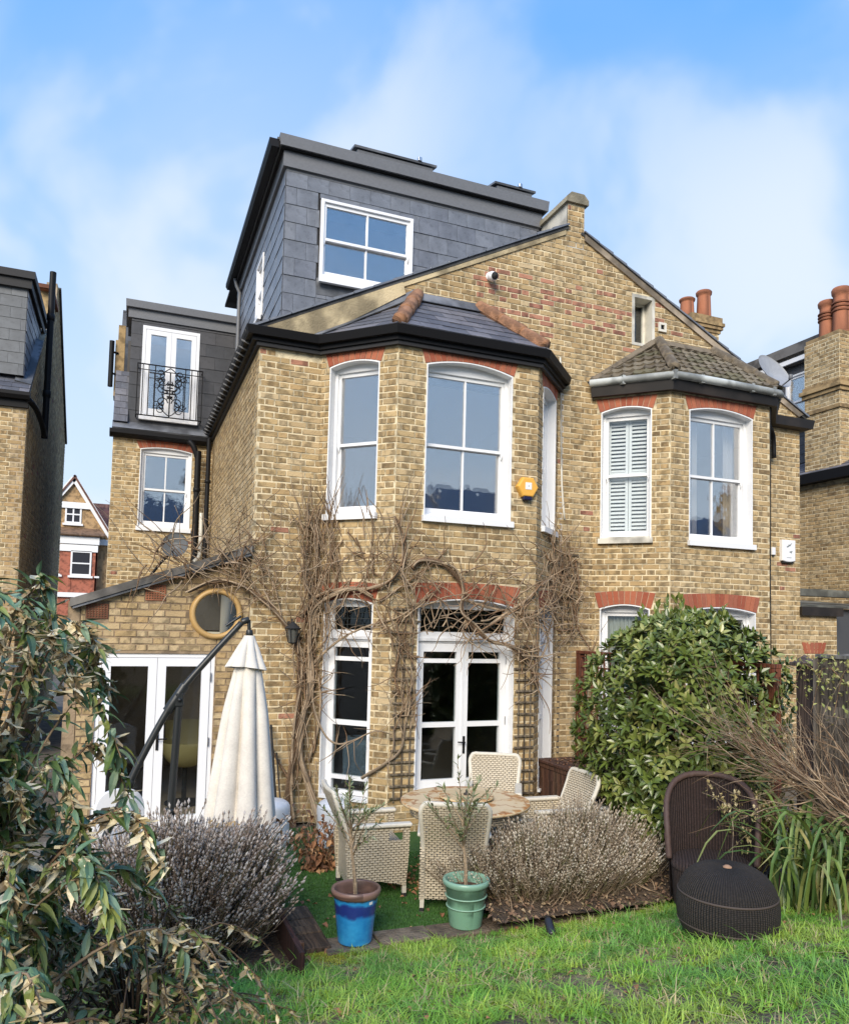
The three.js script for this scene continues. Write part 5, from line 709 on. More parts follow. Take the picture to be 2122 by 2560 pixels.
// ---------- things fixed to the walls ----------
{
  const a = thing('alarm_box', 'yellow hexagonal alarm box on the upper bay wall', 'alarm box', [4.635, 4.18, .765]);
  const hex = r => Array.from({ length: 6 }, (_, k) => { const t = k * Math.PI / 3; return [Math.cos(t) * r, Math.sin(t) * r * .95]; }); const yl = std([.80, .42, .07], { roughness: .35 });
  put('housing', metric(new THREE.ExtrudeGeometry(shapeOf(hex(.125)), { depth: .05, bevelSize: .02, bevelThickness: .025, bevelSegments: 3 })), yl, a); put('label_plate', rbx(-.045, .045, -.035, .055, .07, .079, .004), M.white, a); put('strobe', rbx(-.06, .06, -.165, -.095, .005, .065, .012), std([.012, .012, .05], { roughness: .2 }), a); put('dot', new THREE.CircleGeometry(.006, 12).translate(0, .01, .0805), footBlack, a);
  const b = thing('alarm_box', 'white rectangular alarm box with faint bird emblem at the right wall', 'alarm box', [9.79, 3.74, .0]); put('housing', metric(new THREE.ExtrudeGeometry((() => { const s = new THREE.Shape(); s.moveTo(-.125, -.15); s.quadraticCurveTo(0, -.185, .125, -.15); s.lineTo(.125, .16); s.lineTo(-.125, .16); s.closePath(); return s; })(), { depth: .05, bevelSize: .012, bevelThickness: .012, bevelSegments: 2 })), M.upvc, b); put('base', rbx(-.115, .115, -.2, -.15, 0, .05, .01), footBlack, b);  // black block below the housing stands in for its shadow gap
  put('emblem', merge([prism([[-.03, .06], [.03, .08], [.06, .13], [.02, .095], [-.01, .1]].reverse().reverse(), .062, .0645), prism([[-.055, .055], [-.025, .05], [-.01, .07], [-.04, .075]], .062, .0645), prism([[0, -.02], [.05, -.04], [.07, .0], [.03, -.005]], .062, .0645), bx(-.05, .05, -.115, -.107, .06, .0635)]), std([.22, .24, .24]), b);
  const c = thing('junction_box', 'tiny white junction box left of the white alarm box', 'junction box', [9.50, 3.72, .0]); put('housing', rbx(-.035, .035, -.06, .06, 0, .04, .008), M.upvc, c); put('gland', rod([0, -.06, .02], [0, -.085, .02], .015), footBlack, c);
  const d = thing('security_light', 'small white security light high on the gable', 'light', [4.44, 7.21, .0]); put('back_plate', lathe([[0, 0], [.06, 0], [.06, .02], [0, .025]], 24).rotateX(Math.PI / 2), M.upvc, d); put('lamp_head', lathe([[0, 0], [.055, .01], [.07, .06], [.055, .13], [0, .14]], 24).rotateX(1.9).translate(0, -.01, .03), M.upvc, d); put('lens', lathe([[0, .0], [.05, .0], [.04, .02], [0, .03]], 20).rotateX(1.9).translate(0, -.05, .165), footBlack, d);
  const e = thing('wall_lantern', 'black wall lantern tangled in the vine', 'lantern', [1.86, 2.30, .0]); put('bracket', merge([rbx(-.04, .04, -.08, .12, 0, .02, .006), tube([[0, .08, .02], [0, .14, .08], [0, .10, .14]], .012, .012, 8, 12)]), footBlack, e); put('hood', lathe([[0, .12], [.03, .10], [.10, .04], [.105, .03], [0, .03]], 6).translate(0, 0, .14), footBlack, e); put('cage', merge([0, 1, 2, 3, 4, 5].map(k => rod([Math.cos(k * 1.047) * .085, .03, .14 + Math.sin(k * 1.047) * .085], [Math.cos(k * 1.047) * .05, -.13, .14 + Math.sin(k * 1.047) * .05], .006)).concat([lathe([[0, -.15], [.05, -.14], [.05, -.13], [0, -.13]], 6).translate(0, 0, .14)])), footBlack, e); put('pane', lathe([[.08, .03], [.046, -.13]], 6).translate(0, 0, .14), std([.10, .10, .09], { roughness: .2 }), e);
  const dish = (label, pos, r, tilt, turn, mat, pole) => { const s = thing('satellite_dish', label, 'satellite dish', pos, turn); const pr = [[0, 0]]; for (let k = 1; k <= 8; k++) pr.push([r * k / 8, .22 * r * (k / 8) ** 2]); pr.push([r * 1.01, .235 * r], [r * .98, .2 * r], [0, -.012]); put('reflector', lathe(pr, 40).rotateX(Math.PI / 2 - tilt), mat, s); put('feed_arm', rod([0, -r * .9, .05], [0, -r * .45, r * 1.1], .014), M.greyTrim, s); put('receiver', rod([0, -r * .5, r * 1.0], [0, -r * .3, r * 1.02], .035), M.greyTrim, s); put('mount', merge(pole.map(p => rod(p[0], p[1], .022))), M.black, s); return s; };
  dish('dark grey satellite dish above the lean-to roof', [.70, 3.62, -3.9], .21, .25, -.25, std([.06, .066, .07], { roughness: .5 }), [[[0, -.02, -.05], [-.25, -.3, -.08]], [[-.25, -.3, -.08], [-.55, -.72, -.1]]]);
  dish('large pale grey satellite dish behind the right bay roof', [10.62, 7.08, -1.1], .38, .5, .15, std([.36, .36, .36], { roughness: .45, map: T.fine }), [[[0, 0, -.05], [0, -.5, -.2]], [[0, -.5, -.2], [-.45, -1.1, -.1]]]);
  const k = thing('wall_cable', 'thin white cable running down the wall right of the bay', 'cable', [5.57, 0, .01]); put('cable', tube([[0, 6.25, 0], [.01, 5.9, .01], [.03, 5.0, .005], [.05, 4.4, .01], [.10, 3.95, .005]], .014, .014, 6, 24), M.offWhite, k); put('clip', rbx(-.02, .03, 5.92, 5.96, -.01, .02, .004), M.offWhite, k);
  const sl = thing('garden_spotlight', 'small black spotlight lying in the grass', 'spotlight', [3.02, lawnY(3.02, 4.25) + .03, 4.22], .3); put('body', lathe([[0, 0], [.028, 0], [.034, .02], [.032, .12], [.022, .15], [0, .15]], 20).rotateX(-.9).rotateY(-.5), std([.02, .02, .022], { roughness: .35 }), sl); put('spike', rod([0, 0, 0], [-.03, -.06, .04], .008), footBlack, sl);
}
// ---------- inside: throw over a chair, tub chair ----------
{
  const t = thing('throw_blanket', 'blue-grey fringed throw seen through the tall bay window', 'throw', [2.72, .3, .18], -.785);
  const c = tex(128, 128, (u, v) => .75 + .25 * vnoise(u * 40, v * 40, 40, 2), true, 1 / .3), b = std([.15, .20, .25], { map: c });
  const P = [], A = 20, B = 14; for (let j = 0; j < B; j++) for (let i = 0; i < A; i++) { const q = (a, bq) => { const x = (a / A - .5) * .46, y = .24 + bq / B * .50 - .05 * Math.abs(x) * 2, z = .02 * Math.sin(a * 1.3) * (1 - bq / B) - .12 * smooth(.8, 1, bq / B); return [x, y, z]; }; P.push(...q(i, j), ...q(i + 1, j), ...q(i + 1, j + 1), ...q(i, j), ...q(i + 1, j + 1), ...q(i, j + 1)); }
  put('cloth', tri(P), b, t); put('fringe', merge(Array.from({ length: 26 }, (_, k) => rod([-.22 + k * .0176, .25, .01], [-.222 + k * .0176, .14 + .03 * hash(k, 1, 1), .015], .004, .002, 4))), std([.6, .6, .58]), t);
  put('chair_back', rbx(-.2, .2, .0, .72, -.16, -.10, .02), M.blackWood, t);
  const h = thing('shell_chair', 'pale swivel chair inside the lean-to behind the glass', 'chair', [.80, .02, -1.3], -.4);
  const sh = new THREE.SphereGeometry(.32, 24, 16, 0, 6.283, 1.5, 1.3).scale(1, 1, .95).translate(0, .78, 0); put('shell', sh, std([.42, .36, .16], { roughness: .6 }), h); put('backrest', new THREE.CylinderGeometry(.31, .31, .34, 24, 1, true, 1.8, 2.7).translate(0, .88, 0), std([.42, .36, .16], { roughness: .6 }), h); put('stem', rod([0, .04, 0], [0, .48, 0], .03), footBlack, h); put('base', lathe([[0, .0], [.24, 0], [.24, .02], [.05, .04], [0, .05]], 24), footBlack, h);
}
// ---------- houses across the gardens, behind the viewer: what the windows mirror ----------
for (let k = 0; k < 5; k++) {
  const x = -14 + k * 11.5, h = thing('terraced_house', ['brick house behind the viewer at the far left', 'brick house behind the viewer left of the middle', 'brick house right behind the viewer', 'brick house behind the viewer right of the middle', 'brick house behind the viewer at the far right'][k], 'house', [x, 0, 25]);
  put('wall', bx(-5.6, 5.6, 0, 6.2, 0, 8), brickMats[[2, 4, 2, 9, 4][k]], h); put('roof', prism([[-.4, 6.1], [4, 9.4 + .4 * (k % 2)], [8.4, 6.1]], -5.75, 5.75).rotateY(-Math.PI / 2), slateMats[0], h); put('chimney', bx(1.6 - 3 * (k % 2), 2.6 - 3 * (k % 2), 7, 10.9, 2.6, 3.6), brickMats[4], h); for (const d of [0, .5]) put('chimney_pot', rod([1.85 - 3 * (k % 2) + d, 10.9, 3.1], [1.85 - 3 * (k % 2) + d, 11.5, 3.1], .15, .12), M.terracotta, h);
  for (const [a, b] of [[-2.6, 1.1], [1.2, 1.1], [-2.6, 4], [1.2, 4]]) put('window', bx(a, a + 1.4, b, b + 1.6, -.04, .02), M.upvc, h);
}
// ---------- plants ----------
const VINE = [[0.030,[[1.99,-0.12,0.05],[1.90,0.34,0.05],[1.92,0.76,0.05],[1.96,1.23,0.05],[1.99,1.71,0.05],[1.94,2.10,0.05],[1.74,2.46,0.05],[1.49,2.70,0.05],[1.23,2.84,0.05],[0.96,2.86,0.05],[0.65,2.73,0.05]]],
[0.034,[[2.24,0.03,0.23],[2.11,0.48,0.09],[2.00,0.84,0.09],[2.03,1.24,0.09],[2.11,1.72,0.10],[2.07,2.20,0.09],[2.14,2.54,0.12],[2.29,2.74,0.28],[2.52,2.83,0.51],[2.68,2.73,0.66]]],
[0.024,[[1.97,2.49,0.06],[2.12,2.69,0.07],[2.30,2.80,0.24],[2.49,2.81,0.44],[2.68,2.83,0.63],[2.89,2.94,0.81],[2.99,3.12,0.81],[2.97,3.40,0.81],[2.87,3.68,0.81]]],
[0.024,[[3.11,3.08,0.81],[3.21,3.17,0.81],[3.44,3.18,0.81],[3.62,3.08,0.81],[3.79,2.87,0.81],[3.78,2.61,0.81],[3.90,2.42,0.81],[4.15,2.25,0.81],[4.51,2.15,0.81],[4.71,1.94,0.81],[4.83,1.66,0.81]]],
[0.012,[[3.87,2.46,0.80],[3.78,2.38,0.80],[3.81,2.27,0.80],[3.92,2.25,0.80],[3.99,2.34,0.80]]],
[0.018,[[3.97,2.30,0.80],[4.34,2.55,0.80],[4.62,2.76,0.80],[4.84,2.91,0.80],[5.54,3.17,0.08],[5.85,3.41,0.05]]],
[0.014,[[5.83,3.38,0.06],[5.90,2.93,0.06],[5.86,2.48,0.06],[6.09,2.15,0.06],[6.36,1.76,0.06]]],
[0.016,[[2.64,0.61,0.57],[2.84,0.80,0.77],[3.02,0.96,0.80],[3.10,1.30,0.80],[3.17,1.56,0.80]]],
[0.013,[[2.12,1.77,0.12],[2.15,1.39,0.15],[2.29,1.05,0.29],[2.41,0.98,0.41],[2.56,1.06,0.56],[2.74,1.17,0.74],[2.90,1.15,0.86]]],
[0.012,[[2.76,2.69,0.69],[2.97,2.84,0.80],[3.22,3.04,0.80],[3.42,3.17,0.80],[3.57,3.35,0.80]]],
[0.014,[[1.98,1.71,0.05],[2.20,2.01,0.13],[2.43,2.26,0.36],[2.70,2.41,0.63],[2.98,2.51,0.80],[3.28,2.71,0.80],[3.48,2.86,0.80]]],
[0.013,[[3.80,2.73,0.80],[4.17,2.64,0.80],[4.73,2.61,0.80],[5.60,2.92,0.05],[5.72,3.26,0.05]]],
[0.020,[[2.07,2.10,0.06],[2.15,2.39,0.09],[2.12,2.78,0.06],[2.15,3.18,0.09],[2.12,3.57,0.06],[2.15,3.84,0.10]]],
[0.010,[[1.50,2.70,0.04],[1.23,3.03,0.04],[1.04,3.17,0.04],[0.85,3.27,0.04]]],
[0.009,[[1.74,2.46,0.04],[1.61,2.91,0.04],[1.41,3.14,0.04],[1.31,3.42,0.04]]],
[0.011,[[2.99,2.14,0.80],[2.95,1.77,0.80],[3.06,1.49,0.80],[2.94,1.17,0.80]]],
[0.010,[[2.69,2.73,0.62],[2.81,2.41,0.74],[3.04,2.14,0.80],[3.19,2.00,0.80]]],
[0.012,[[4.83,1.96,0.80],[5.19,2.26,0.44],[4.79,2.56,0.80],[4.62,2.46,0.80]]],
[0.013,[[1.92,0.48,0.05],[1.68,0.91,0.05],[1.50,1.29,0.05]]],
[0.016,[[2.12,0.75,0.07],[2.22,1.24,0.16],[2.19,1.72,0.13],[2.07,2.00,0.06]]]];
function leafGeo(L, W, fold = .25, curl = .2, segs = 4, wave = 0) {          // blade along +y, upper face +z
  const o = [], row = k => { const t = k / segs, w = W * Math.sin(Math.PI * Math.pow(t, .8)) * .5, y = L * t * (1 - .12 * Math.abs(curl) * t), z = -curl * L * t * t, s = wave * Math.sin(t * 9) * W; return [[-w, y, z + w * fold + s], [0, y, z], [w, y, z + w * fold - s]]; };
  for (let k = 0; k < segs; k++) { const a = row(k), b = row(k + 1); for (const i of [0, 1]) { o.push(...a[i], ...a[i + 1], ...b[i + 1]); o.push(...a[i], ...b[i + 1], ...b[i]); } }
  const g = tri(o, o.filter((_, i) => i % 3 < 2).map(x => x * 4)); return g;
}
const leafMat = (c, o = {}) => phy(c, { roughness: .45, transmission: .0, map: T.fine, ...o });
// scatter: places = [{p, d (direction of the leaf), n (up hint), s, k (variant)}]; the largest in view become parts, the rest one mass
function leaves(parent, name, geos, mats, places, limit = 300, massName = 'foliage') {
  const sc = V(0, 0, 0), e = camera.position; parent.updateMatrixWorld(true);
  for (const q of places) { const w = q.p.clone().applyMatrix4(parent.matrixWorld); sc.copy(w).project(camera); q.score = (Math.abs(sc.x) < 1 && Math.abs(sc.y) < 1 ? 1 : .01) * q.s / e.distanceTo(w) * (q.front ?? 1); }
  places.sort((a, b) => b.score - a.score);
  const mtx = q => { const y = q.d.clone().normalize(), z = q.n.clone().addScaledVector(y, -q.n.dot(y)); if (z.lengthSq() < 1e-6) z.set(y.y, y.z, y.x); z.normalize(); const x = V(0, 0, 0).crossVectors(y, z); return new THREE.Matrix4().makeBasis(x, y, z).scale(V(q.s, q.s, q.s)).setPosition(q.p); };
  const big = places.slice(0, limit), rest = places.slice(limit);
  for (const q of big) { const m = put(name, geos[q.k % geos.length], mats[q.c % mats.length], parent); mtx(q).decompose(m.position, m.quaternion, m.scale); }
  const sets = {}; rest.forEach(q => (sets[(q.k % geos.length) + '_' + (q.c % mats.length)] ??= []).push(q));
  const groups = Object.entries(sets); let first = true;
  if (!groups.length) return;
  // one mass: merged copies with their own colour
  const P = [], N = [], C = [], nm = new THREE.Matrix3(), p = V(0, 0, 0);
  for (const [key, list] of groups) { const [k, c] = key.split('_').map(Number), g = geos[k], col = mats[c].color, pa = g.attributes.position, na = g.attributes.normal; for (const q of list) { const m = mtx(q); nm.getNormalMatrix(m); const t = .85 + .3 * hash(P.length, 3, 7); for (let i = 0; i < pa.count; i++) { p.fromBufferAttribute(pa, i).applyMatrix4(m); P.push(p.x, p.y, p.z); p.fromBufferAttribute(na, i).applyMatrix3(nm).normalize(); N.push(p.x, p.y, p.z); C.push(col.r * t, col.g * t, col.b * t); } } }
  const g = new THREE.BufferGeometry(); g.setAttribute('position', new THREE.Float32BufferAttribute(P, 3)); g.setAttribute('normal', new THREE.Float32BufferAttribute(N, 3)); g.setAttribute('color', new THREE.Float32BufferAttribute(C, 3));
  const m = put(massName, g, phy([1, 1, 1], { vertexColors: true, roughness: mats[0].roughness, transmission: mats[0].transmission, thickness: 0 }), parent); m.userData.kind = 'stuff';
}
const bark = std([.27, .165, .09], { map: T.grain, bumpMap: T.fineB, bumpScale: .01 }), barkPale = std([.46, .34, .22], { map: T.grain, bumpMap: T.fineB, bumpScale: .008 }), barkDark = std([.11, .075, .05], { map: T.grain }), barkGrey = std([.36, .255, .16], { map: T.grain });
function inst(parent, name, geo, mat, n, f) { const m = new THREE.InstancedMesh(geo, mat, n), M4 = new THREE.Matrix4(), c = new THREE.Color(), pos = V(0, 0, 0), q = new THREE.Quaternion(), s = V(1, 1, 1); m.name = parent === scene ? numbered(name) : name; for (let i = 0; i < n; i++) { s.set(1, 1, 1); c.setRGB(1, 1, 1); f(i, pos, q, s, c); m.setMatrixAt(i, M4.compose(pos, q, s)); m.setColorAt(i, c); } m.castShadow = m.receiveShadow = true; m.userData.kind = 'stuff'; parent.add(m); return m; }
const dirQ = (q, d, spin) => { q.setFromUnitVectors(V(0, 1, 0), d); return q.multiply(new THREE.Quaternion().setFromAxisAngle(V(0, 1, 0), spin)); };

{ // bare wisteria over the back of the house
  const v = thing('climbing_vine', 'bare leafless climber with twisted stems over the bay and lean-to', 'climber'), r = rand(101);
  const mats = [bark, barkPale, barkGrey], twigs = [[], [], []];
  const wander = (p, d, len, n, bend, pull) => { const out = [p.clone()], q = p.clone(), e = d.clone().normalize(); for (let k = 0; k < n; k++) { e.add(V((r() - .5) * bend, (r() - .5) * bend + pull, (r() - .5) * bend * .35)).normalize(); q.addScaledVector(e, len / n); if (q.z < .02 && q.x < 2.1) q.z = .02; out.push(q.clone()); } return out; };
  VINE.forEach(([rad0, pts], i) => { const rad = rad0 * 1.18;
    const L = pts.map(p => V(...p)), jit = L.map((p, k) => k && k < L.length - 1 ? p.clone().add(V((r() - .5) * .03, (r() - .5) * .02, (r() - .5) * .02)) : p);
    put(rad > .018 ? 'stem' : 'branch', tube(jit, rad * 1.1, rad * (rad > .028 ? .55 : .45), 8, L.length * 5, .22, i), i % 3 ? barkPale : bark, v);
    if (rad > .02) put('stem', tube(jit.map((p, k) => p.clone().add(V(.035 * Math.sin(k * 1.7 + i), .02 * Math.cos(k * 2.1), .03 + .015 * Math.sin(k * 2.6)))), rad * .5, rad * .3, 6, L.length * 5, .2, i + 40), mats[(i + 1) % 3], v);
    const c = new THREE.CatmullRomCurve3(jit), n = Math.round(c.getLength() * (rad > .02 ? 13 : 17));
    for (let k = 0; k < n; k++) { const p = c.getPoint(.25 + .75 * r()); if (p.y < 1.35 && r() < .8) continue; const a = r() * 6.28, len = .12 + r() * .42; twigs[Math.floor(r() * 3)].push(tube(wander(p, V(Math.cos(a), Math.sin(a) * .9 + .1, .12), len, 4, .75, -.02), .0055 + r() * .004, .002, 4, 6)); }
  });
  const tangle = (x0, x1, y0, y1, zf, n, vert) => { for (let k = 0; k < n; k++) { const x = lerp(x0, x1, r()), y = lerp(y0, y1, r()), p = V(x, y, zf(x) + .03 + r() * .13); twigs[Math.floor(r() * 3)].push(tube(wander(p, V((r() - .5) * (vert ? .5 : 2), vert ? (r() < .6 ? 1 : -1) : (r() - .5) * 2, .05), .25 + r() * .5, 6, vert ? .55 : .85, vert ? -.03 : .01), .0045 + r() * .0075, .0025, 4, 10)); } };
  const bayZ = x => x < 2.14 ? 0 : x < 2.9 ? x - 2.14 : x < 4.8 ? .755 : x < 5.555 ? 5.555 - x : 0;
  tangle(1.95, 2.35, 2.75, 3.75, bayZ, 120, true); tangle(2.0, 2.3, 2.2, 2.9, bayZ, 40, true);
  tangle(2.6, 3.0, 2.9, 3.75, bayZ, 30, true); tangle(5.2, 5.75, 2.6, 3.6, bayZ, 70, true); tangle(5.15, 5.9, 2.4, 3.55, bayZ, 55, false);
  tangle(.1, 1.6, 2.75, 3.35, () => .0, 60, false); tangle(2.9, 4.7, 2.25, 3.2, bayZ, 85, false); tangle(1.4, 2.9, 2.6, 3.6, bayZ, 70, false); tangle(4.6, 5.5, 2.3, 3.5, bayZ, 45, false); tangle(2.9, 3.2, 1.0, 2.6, bayZ, 30, true); tangle(4.5, 4.9, 1.6, 2.6, bayZ, 40, false); tangle(1.9, 2.2, .4, 2.3, bayZ, 50, true);
  for (let k = 0; k < 16; k++) { const p = V(1.3 - r() * 1.1, 2.85 + r() * .3, .05); twigs[k % 3].push(tube(wander(p, V(-1 + r() * 1.4, .2 + r() * .5, .2), .5 + r() * .6, 6, .35, .02), .008, .002, 5, 9)); }
  twigs.forEach((t, i) => { const m = put('twigs', merge(t), mats[i], v); m.userData.kind = 'stuff'; });
  rebase(v, 1.99, 0, .1);
}
{ // evergreen bush right
  const b = thing('evergreen_bush', 'large rounded evergreen bush with glossy leaves right of the storage box', 'bush', [5.40, .1, 2.84]), r = rand(202);
  for (let k = 0; k < 9; k++) { const a = k / 9 * 6.28; put('stem', tube([[Math.cos(a) * .08, 0, Math.sin(a) * .08], [Math.cos(a) * .2, .7, Math.sin(a) * .2], [Math.cos(a) * (.35 + r() * .25), 1.3 + r() * .6, Math.sin(a) * .4]], .028, .008, 6, 10), barkDark, b); }
  const geos = [leafGeo(.098, .038, .3, .15), leafGeo(.088, .034, .2, .3), leafGeo(.078, .036, .4, -.1)], mats = [[.105, .145, .028], [.145, .180, .038], [.20, .225, .055], [.070, .100, .022], [.28, .28, .09]].map(c => leafMat(c, { roughness: .3 })), pl = [];
  const shape = (a, h) => { const R = (1.0 + .10 * Math.sin(a * 3 + h * 2.2)) * Math.sqrt(Math.max(0, 1 - (Math.abs(h - 1.28) / 1.2) ** 2.6)); return R * (.86 + .28 * fbm(Math.cos(a) * 1.6 + 3, h * 1.8 + Math.sin(a) * 1.6, 3, 0, 9)); };
  for (let k = 0; k < 3500; k++) { const a = r() * 6.283, h = .12 + r() * 2.34, R = shape(a, h) * (1 - .5 * r() ** 1.7), c = V(Math.cos(a) * R * 1.0, h + (r() - .5) * .06, Math.sin(a) * R * .92), out = V(Math.cos(a), .25 + (h - 1.2) * .55, Math.sin(a)).normalize(), n = 4 + Math.floor(r() * 3), ph = r() * 6.28, tone = r(); for (let j = 0; j < n; j++) { const t = ph + j / n * 6.283, side = V(0, 1, 0).cross(out).normalize(), up = V(0, 0, 0).crossVectors(out, side), d = out.clone().multiplyScalar(.45 + r() * .4).addScaledVector(side, Math.cos(t) * .8).addScaledVector(up, Math.sin(t) * .8); pl.push({ p: c.clone().addScaledVector(d, .01), d, n: out.clone().add(V(0, .5, 0)), s: .8 + r() * .5, k: Math.floor(r() * 3), c: tone < .25 ? 3 : tone < .55 ? 0 : tone < .8 ? 1 : r() < .6 ? 2 : 4, front: out.dot(V(-.64, .2, .74)) > .3 ? 1 : .05 }); } }
  for (let k = 0; k < 26; k++) { const a = r() * 6.283, c = V(Math.cos(a) * .5 * r(), 2.36 + r() * .3, Math.sin(a) * .5 * r()); for (let j = 0; j < 7; j++) pl.push({ p: c.clone().add(V((r() - .5) * .03, -r() * .2, (r() - .5) * .03)), d: V(r() - .5, .6 + r() * .5, r() - .5), n: V(r() - .5, .4, r() - .5), s: .8 + r() * .3, k: j, c: j % 3 }); }
  leaves(b, 'leaf', geos, mats, pl, 300);
}
{ // big shrub in the left foreground, half of its leaves withered
  const b = thing('foreground_shrub', 'tall foreground shrub with grey-green and withered hanging leaves at the left edge', 'shrub', [-.62, .55, 5.95]), r = rand(303);
  const geos = [leafGeo(.11, .03, .35, .4, 5, .05), leafGeo(.07, .03, .5, .9, 6, .3), leafGeo(.055, .03, 1.1, 1.3, 6, .4), leafGeo(.045, .026, 1.4, -1.6, 6, .45)], mats = [[.10, .185, .105], [.17, .25, .155], [.085, .14, .035], [.20, .235, .06], [.58, .49, .29], [.38, .29, .15], [.74, .67, .48], [.20, .15, .08]].map(c => leafMat(c, { roughness: .5 })), pl = [], stems = [];
  for (let k = 0; k < 165; k++) {
    const a = r() * 6.283, low = k % 5 < 2, reach = low ? .28 + r() * .58 : .15 + r() * .56, top = low ? .2 + r() * .75 : .85 + r() * 1.2, x = Math.cos(a) * reach, z = Math.sin(a) * reach * .9, bx0 = V(Math.cos(a) * .1, 0, Math.sin(a) * .1), mid = V(x * .5, top * .72, z * .5), tip = V(x, top, z), end = V(x * 1.25, top - .12 - r() * .2, z * 1.25);
    stems.push(put('stem', tube([bx0, mid, tip, end], .011, .003, 5, 16), k % 2 ? barkGrey : bark, b));
    const c = new THREE.CatmullRomCurve3([bx0, mid, tip, end]), n = 38 + Math.floor(r() * 12), dead = r() < .5;
    for (let j = 0; j < n; j++) { const t = .22 + .78 * j / n, p = c.getPoint(t), tg = c.getTangent(t); for (const sd of [-1, 1]) { const withered = dead ? r() < .72 : r() < .25, side = V(-tg.z, 0, tg.x).normalize().multiplyScalar(sd).applyAxisAngle(tg, r() * 3), d = withered ? side.multiplyScalar(.55).add(V((r() - .5) * .4, -1, (r() - .5) * .4)) : side.addScaledVector(tg, .7).add(V(0, -.25 * r(), 0)); pl.push({ p: p.clone(), d, n: V((r() - .5), withered ? r() - .3 : 1, (r() - .5)), s: (withered ? .7 : .62) + r() * .5, k: withered ? 1 + Math.floor(r() * 3) : Math.floor(r() * 2), c: withered ? 4 + Math.floor(r() * 4) : Math.floor(r() * 4) }); } }
  }
  leaves(b, 'leaf', geos, mats, pl, 300);
  const s = thing('withered_shrub', 'low sprawling shrub with small hanging dead leaves at the lawn edge', 'shrub', [.12, lawnY(.12, 5.5), 5.45]), ql = [];
  for (let k = 0; k < 64; k++) { const a = r() * 6.283, R = .22 + r() * .48, h = .15 + r() * .5, x = Math.cos(a) * R, z = Math.sin(a) * R * .8, c = new THREE.CatmullRomCurve3([V(0, 0, 0), V(x * .6, h, z * .6), V(x * 1.1, h * .75, z * 1.1), V(x * 1.35, h * .4, z * 1.35)]); put('stem', tube(c.points, .007, .002, 4, 12), k % 2 ? barkDark : bark, s); for (let j = 0; j < 26; j++) { const p = c.getPoint(.2 + .8 * r()); ql.push({ p, d: V((r() - .5) * .8, -1, (r() - .5) * .8), n: V(r() - .5, .3, r() - .5), s: .5 + r() * .45, k: 1 + Math.floor(r() * 3), c: [4, 5, 7, 7, 3, 2][Math.floor(r() * 6)] }); } }
  leaves(s, 'leaf', geos, mats, ql, 120);
}
function lavender(label, pos, rx, rz, H, n, seed, stemC, headC, hs = 1) {
  const b = thing('lavender_bush', label, 'lavender', pos), r = rand(seed);
  for (let k = 0; k < 26; k++) { const a = r() * 6.283, R = .35 + r() * .55; put('woody_stem', tube([[Math.cos(a) * rx * .15 + (r() - .5) * rx, 0, Math.sin(a) * rz * .15], [Math.cos(a) * rx * R * .6 + (r() - .5) * .2, H * .16 + r() * .05, Math.sin(a) * rz * R * .6], [Math.cos(a) * rx * R, H * (.35 + r() * .2), Math.sin(a) * rz * R]], .011, .004, 5, 9), k % 3 ? barkGrey : barkPale, b); }
  const stem = tube([[0, 0, 0], [.012, .18, .004], [.004, .36, .012]], .0032, .0018, 3, 3), head = merge([new THREE.OctahedronGeometry(.0085 * hs).scale(1, 2.4, 1).translate(.004, .37, .012), new THREE.OctahedronGeometry(.007).scale(1, 1.8, 1).translate(.006, .335, .012)]), leaf = merge([0, 1, 2, 3, 4].map(k => leafGeo(.055, .006, .1, .3, 2).rotateX(.5 + .2 * k).rotateY(k * 1.3).translate(.006, .05 + k * .05, .006)));
  const spots = Array.from({ length: n }, () => { const a = r() * 6.283, q = Math.sqrt(r()), x = Math.cos(a) * rx * q, z = Math.sin(a) * rz * q, lobe = .58 + .75 * fbm(x * 3.5 + seed, z * 3.5, 3, 0, 5), h = H * lobe * Math.sqrt(Math.max(.05, 1 - .82 * q * q)), f = Math.pow(r(), .45), y = Math.max(.02, h * (.25 + .75 * f) - .30); return { p: V(x * (.30 + .70 * f), y, z * (.30 + .70 * f)), d: V(x / rx * .75 + (r() - .5) * .7, 1, z / rz * .75 + (r() - .5) * .7).normalize(), s: .7 + r() * .5, u: f }; });
  const go = (i, p, q, s, c, cols) => { const t = spots[i]; p.copy(t.p); dirQ(q, t.d, i * 2.4); s.setScalar(t.s); const k = cols[Math.floor(hash(i, 3, seed) * cols.length)], v = .75 + .5 * hash(i, 9, seed); c.setRGB(k[0] * v, k[1] * v, k[2] * v); };
  inst(b, 'stems', stem, std([1, 1, 1], { roughness: .9 }), n, (i, p, q, s, c) => go(i, p, q, s, c, stemC)); inst(b, 'flower_heads', head, std([1, 1, 1], { roughness: .95 }), n, (i, p, q, s, c) => go(i, p, q, s, c, headC)); inst(b, 'foliage', leaf, std([1, 1, 1], { roughness: .85 }), n, (i, p, q, s, c) => go(i, p, q, s, c, stemC));
  return b;
}
lavender('grey-brown lavender hedge in the bed left of the timber step', [.40, .10, 3.42], .70, .58, .98, 6200, 401, [[.20, .14, .09], [.15, .105, .07], [.26, .19, .13], [.13, .11, .045]], [[.42, .36, .31], [.30, .23, .18], [.50, .45, .40]]);
lavender('dry lavender hedge with pale seed heads between green pot and tub chair', [3.66, .10, 3.22], 1.06, .46, .64, 6200, 402, [[.25, .185, .115], [.18, .13, .085], [.31, .245, .165], [.15, .14, .055]], [[.40, .33, .24], [.28, .215, .15], [.54, .48, .38]], .75);
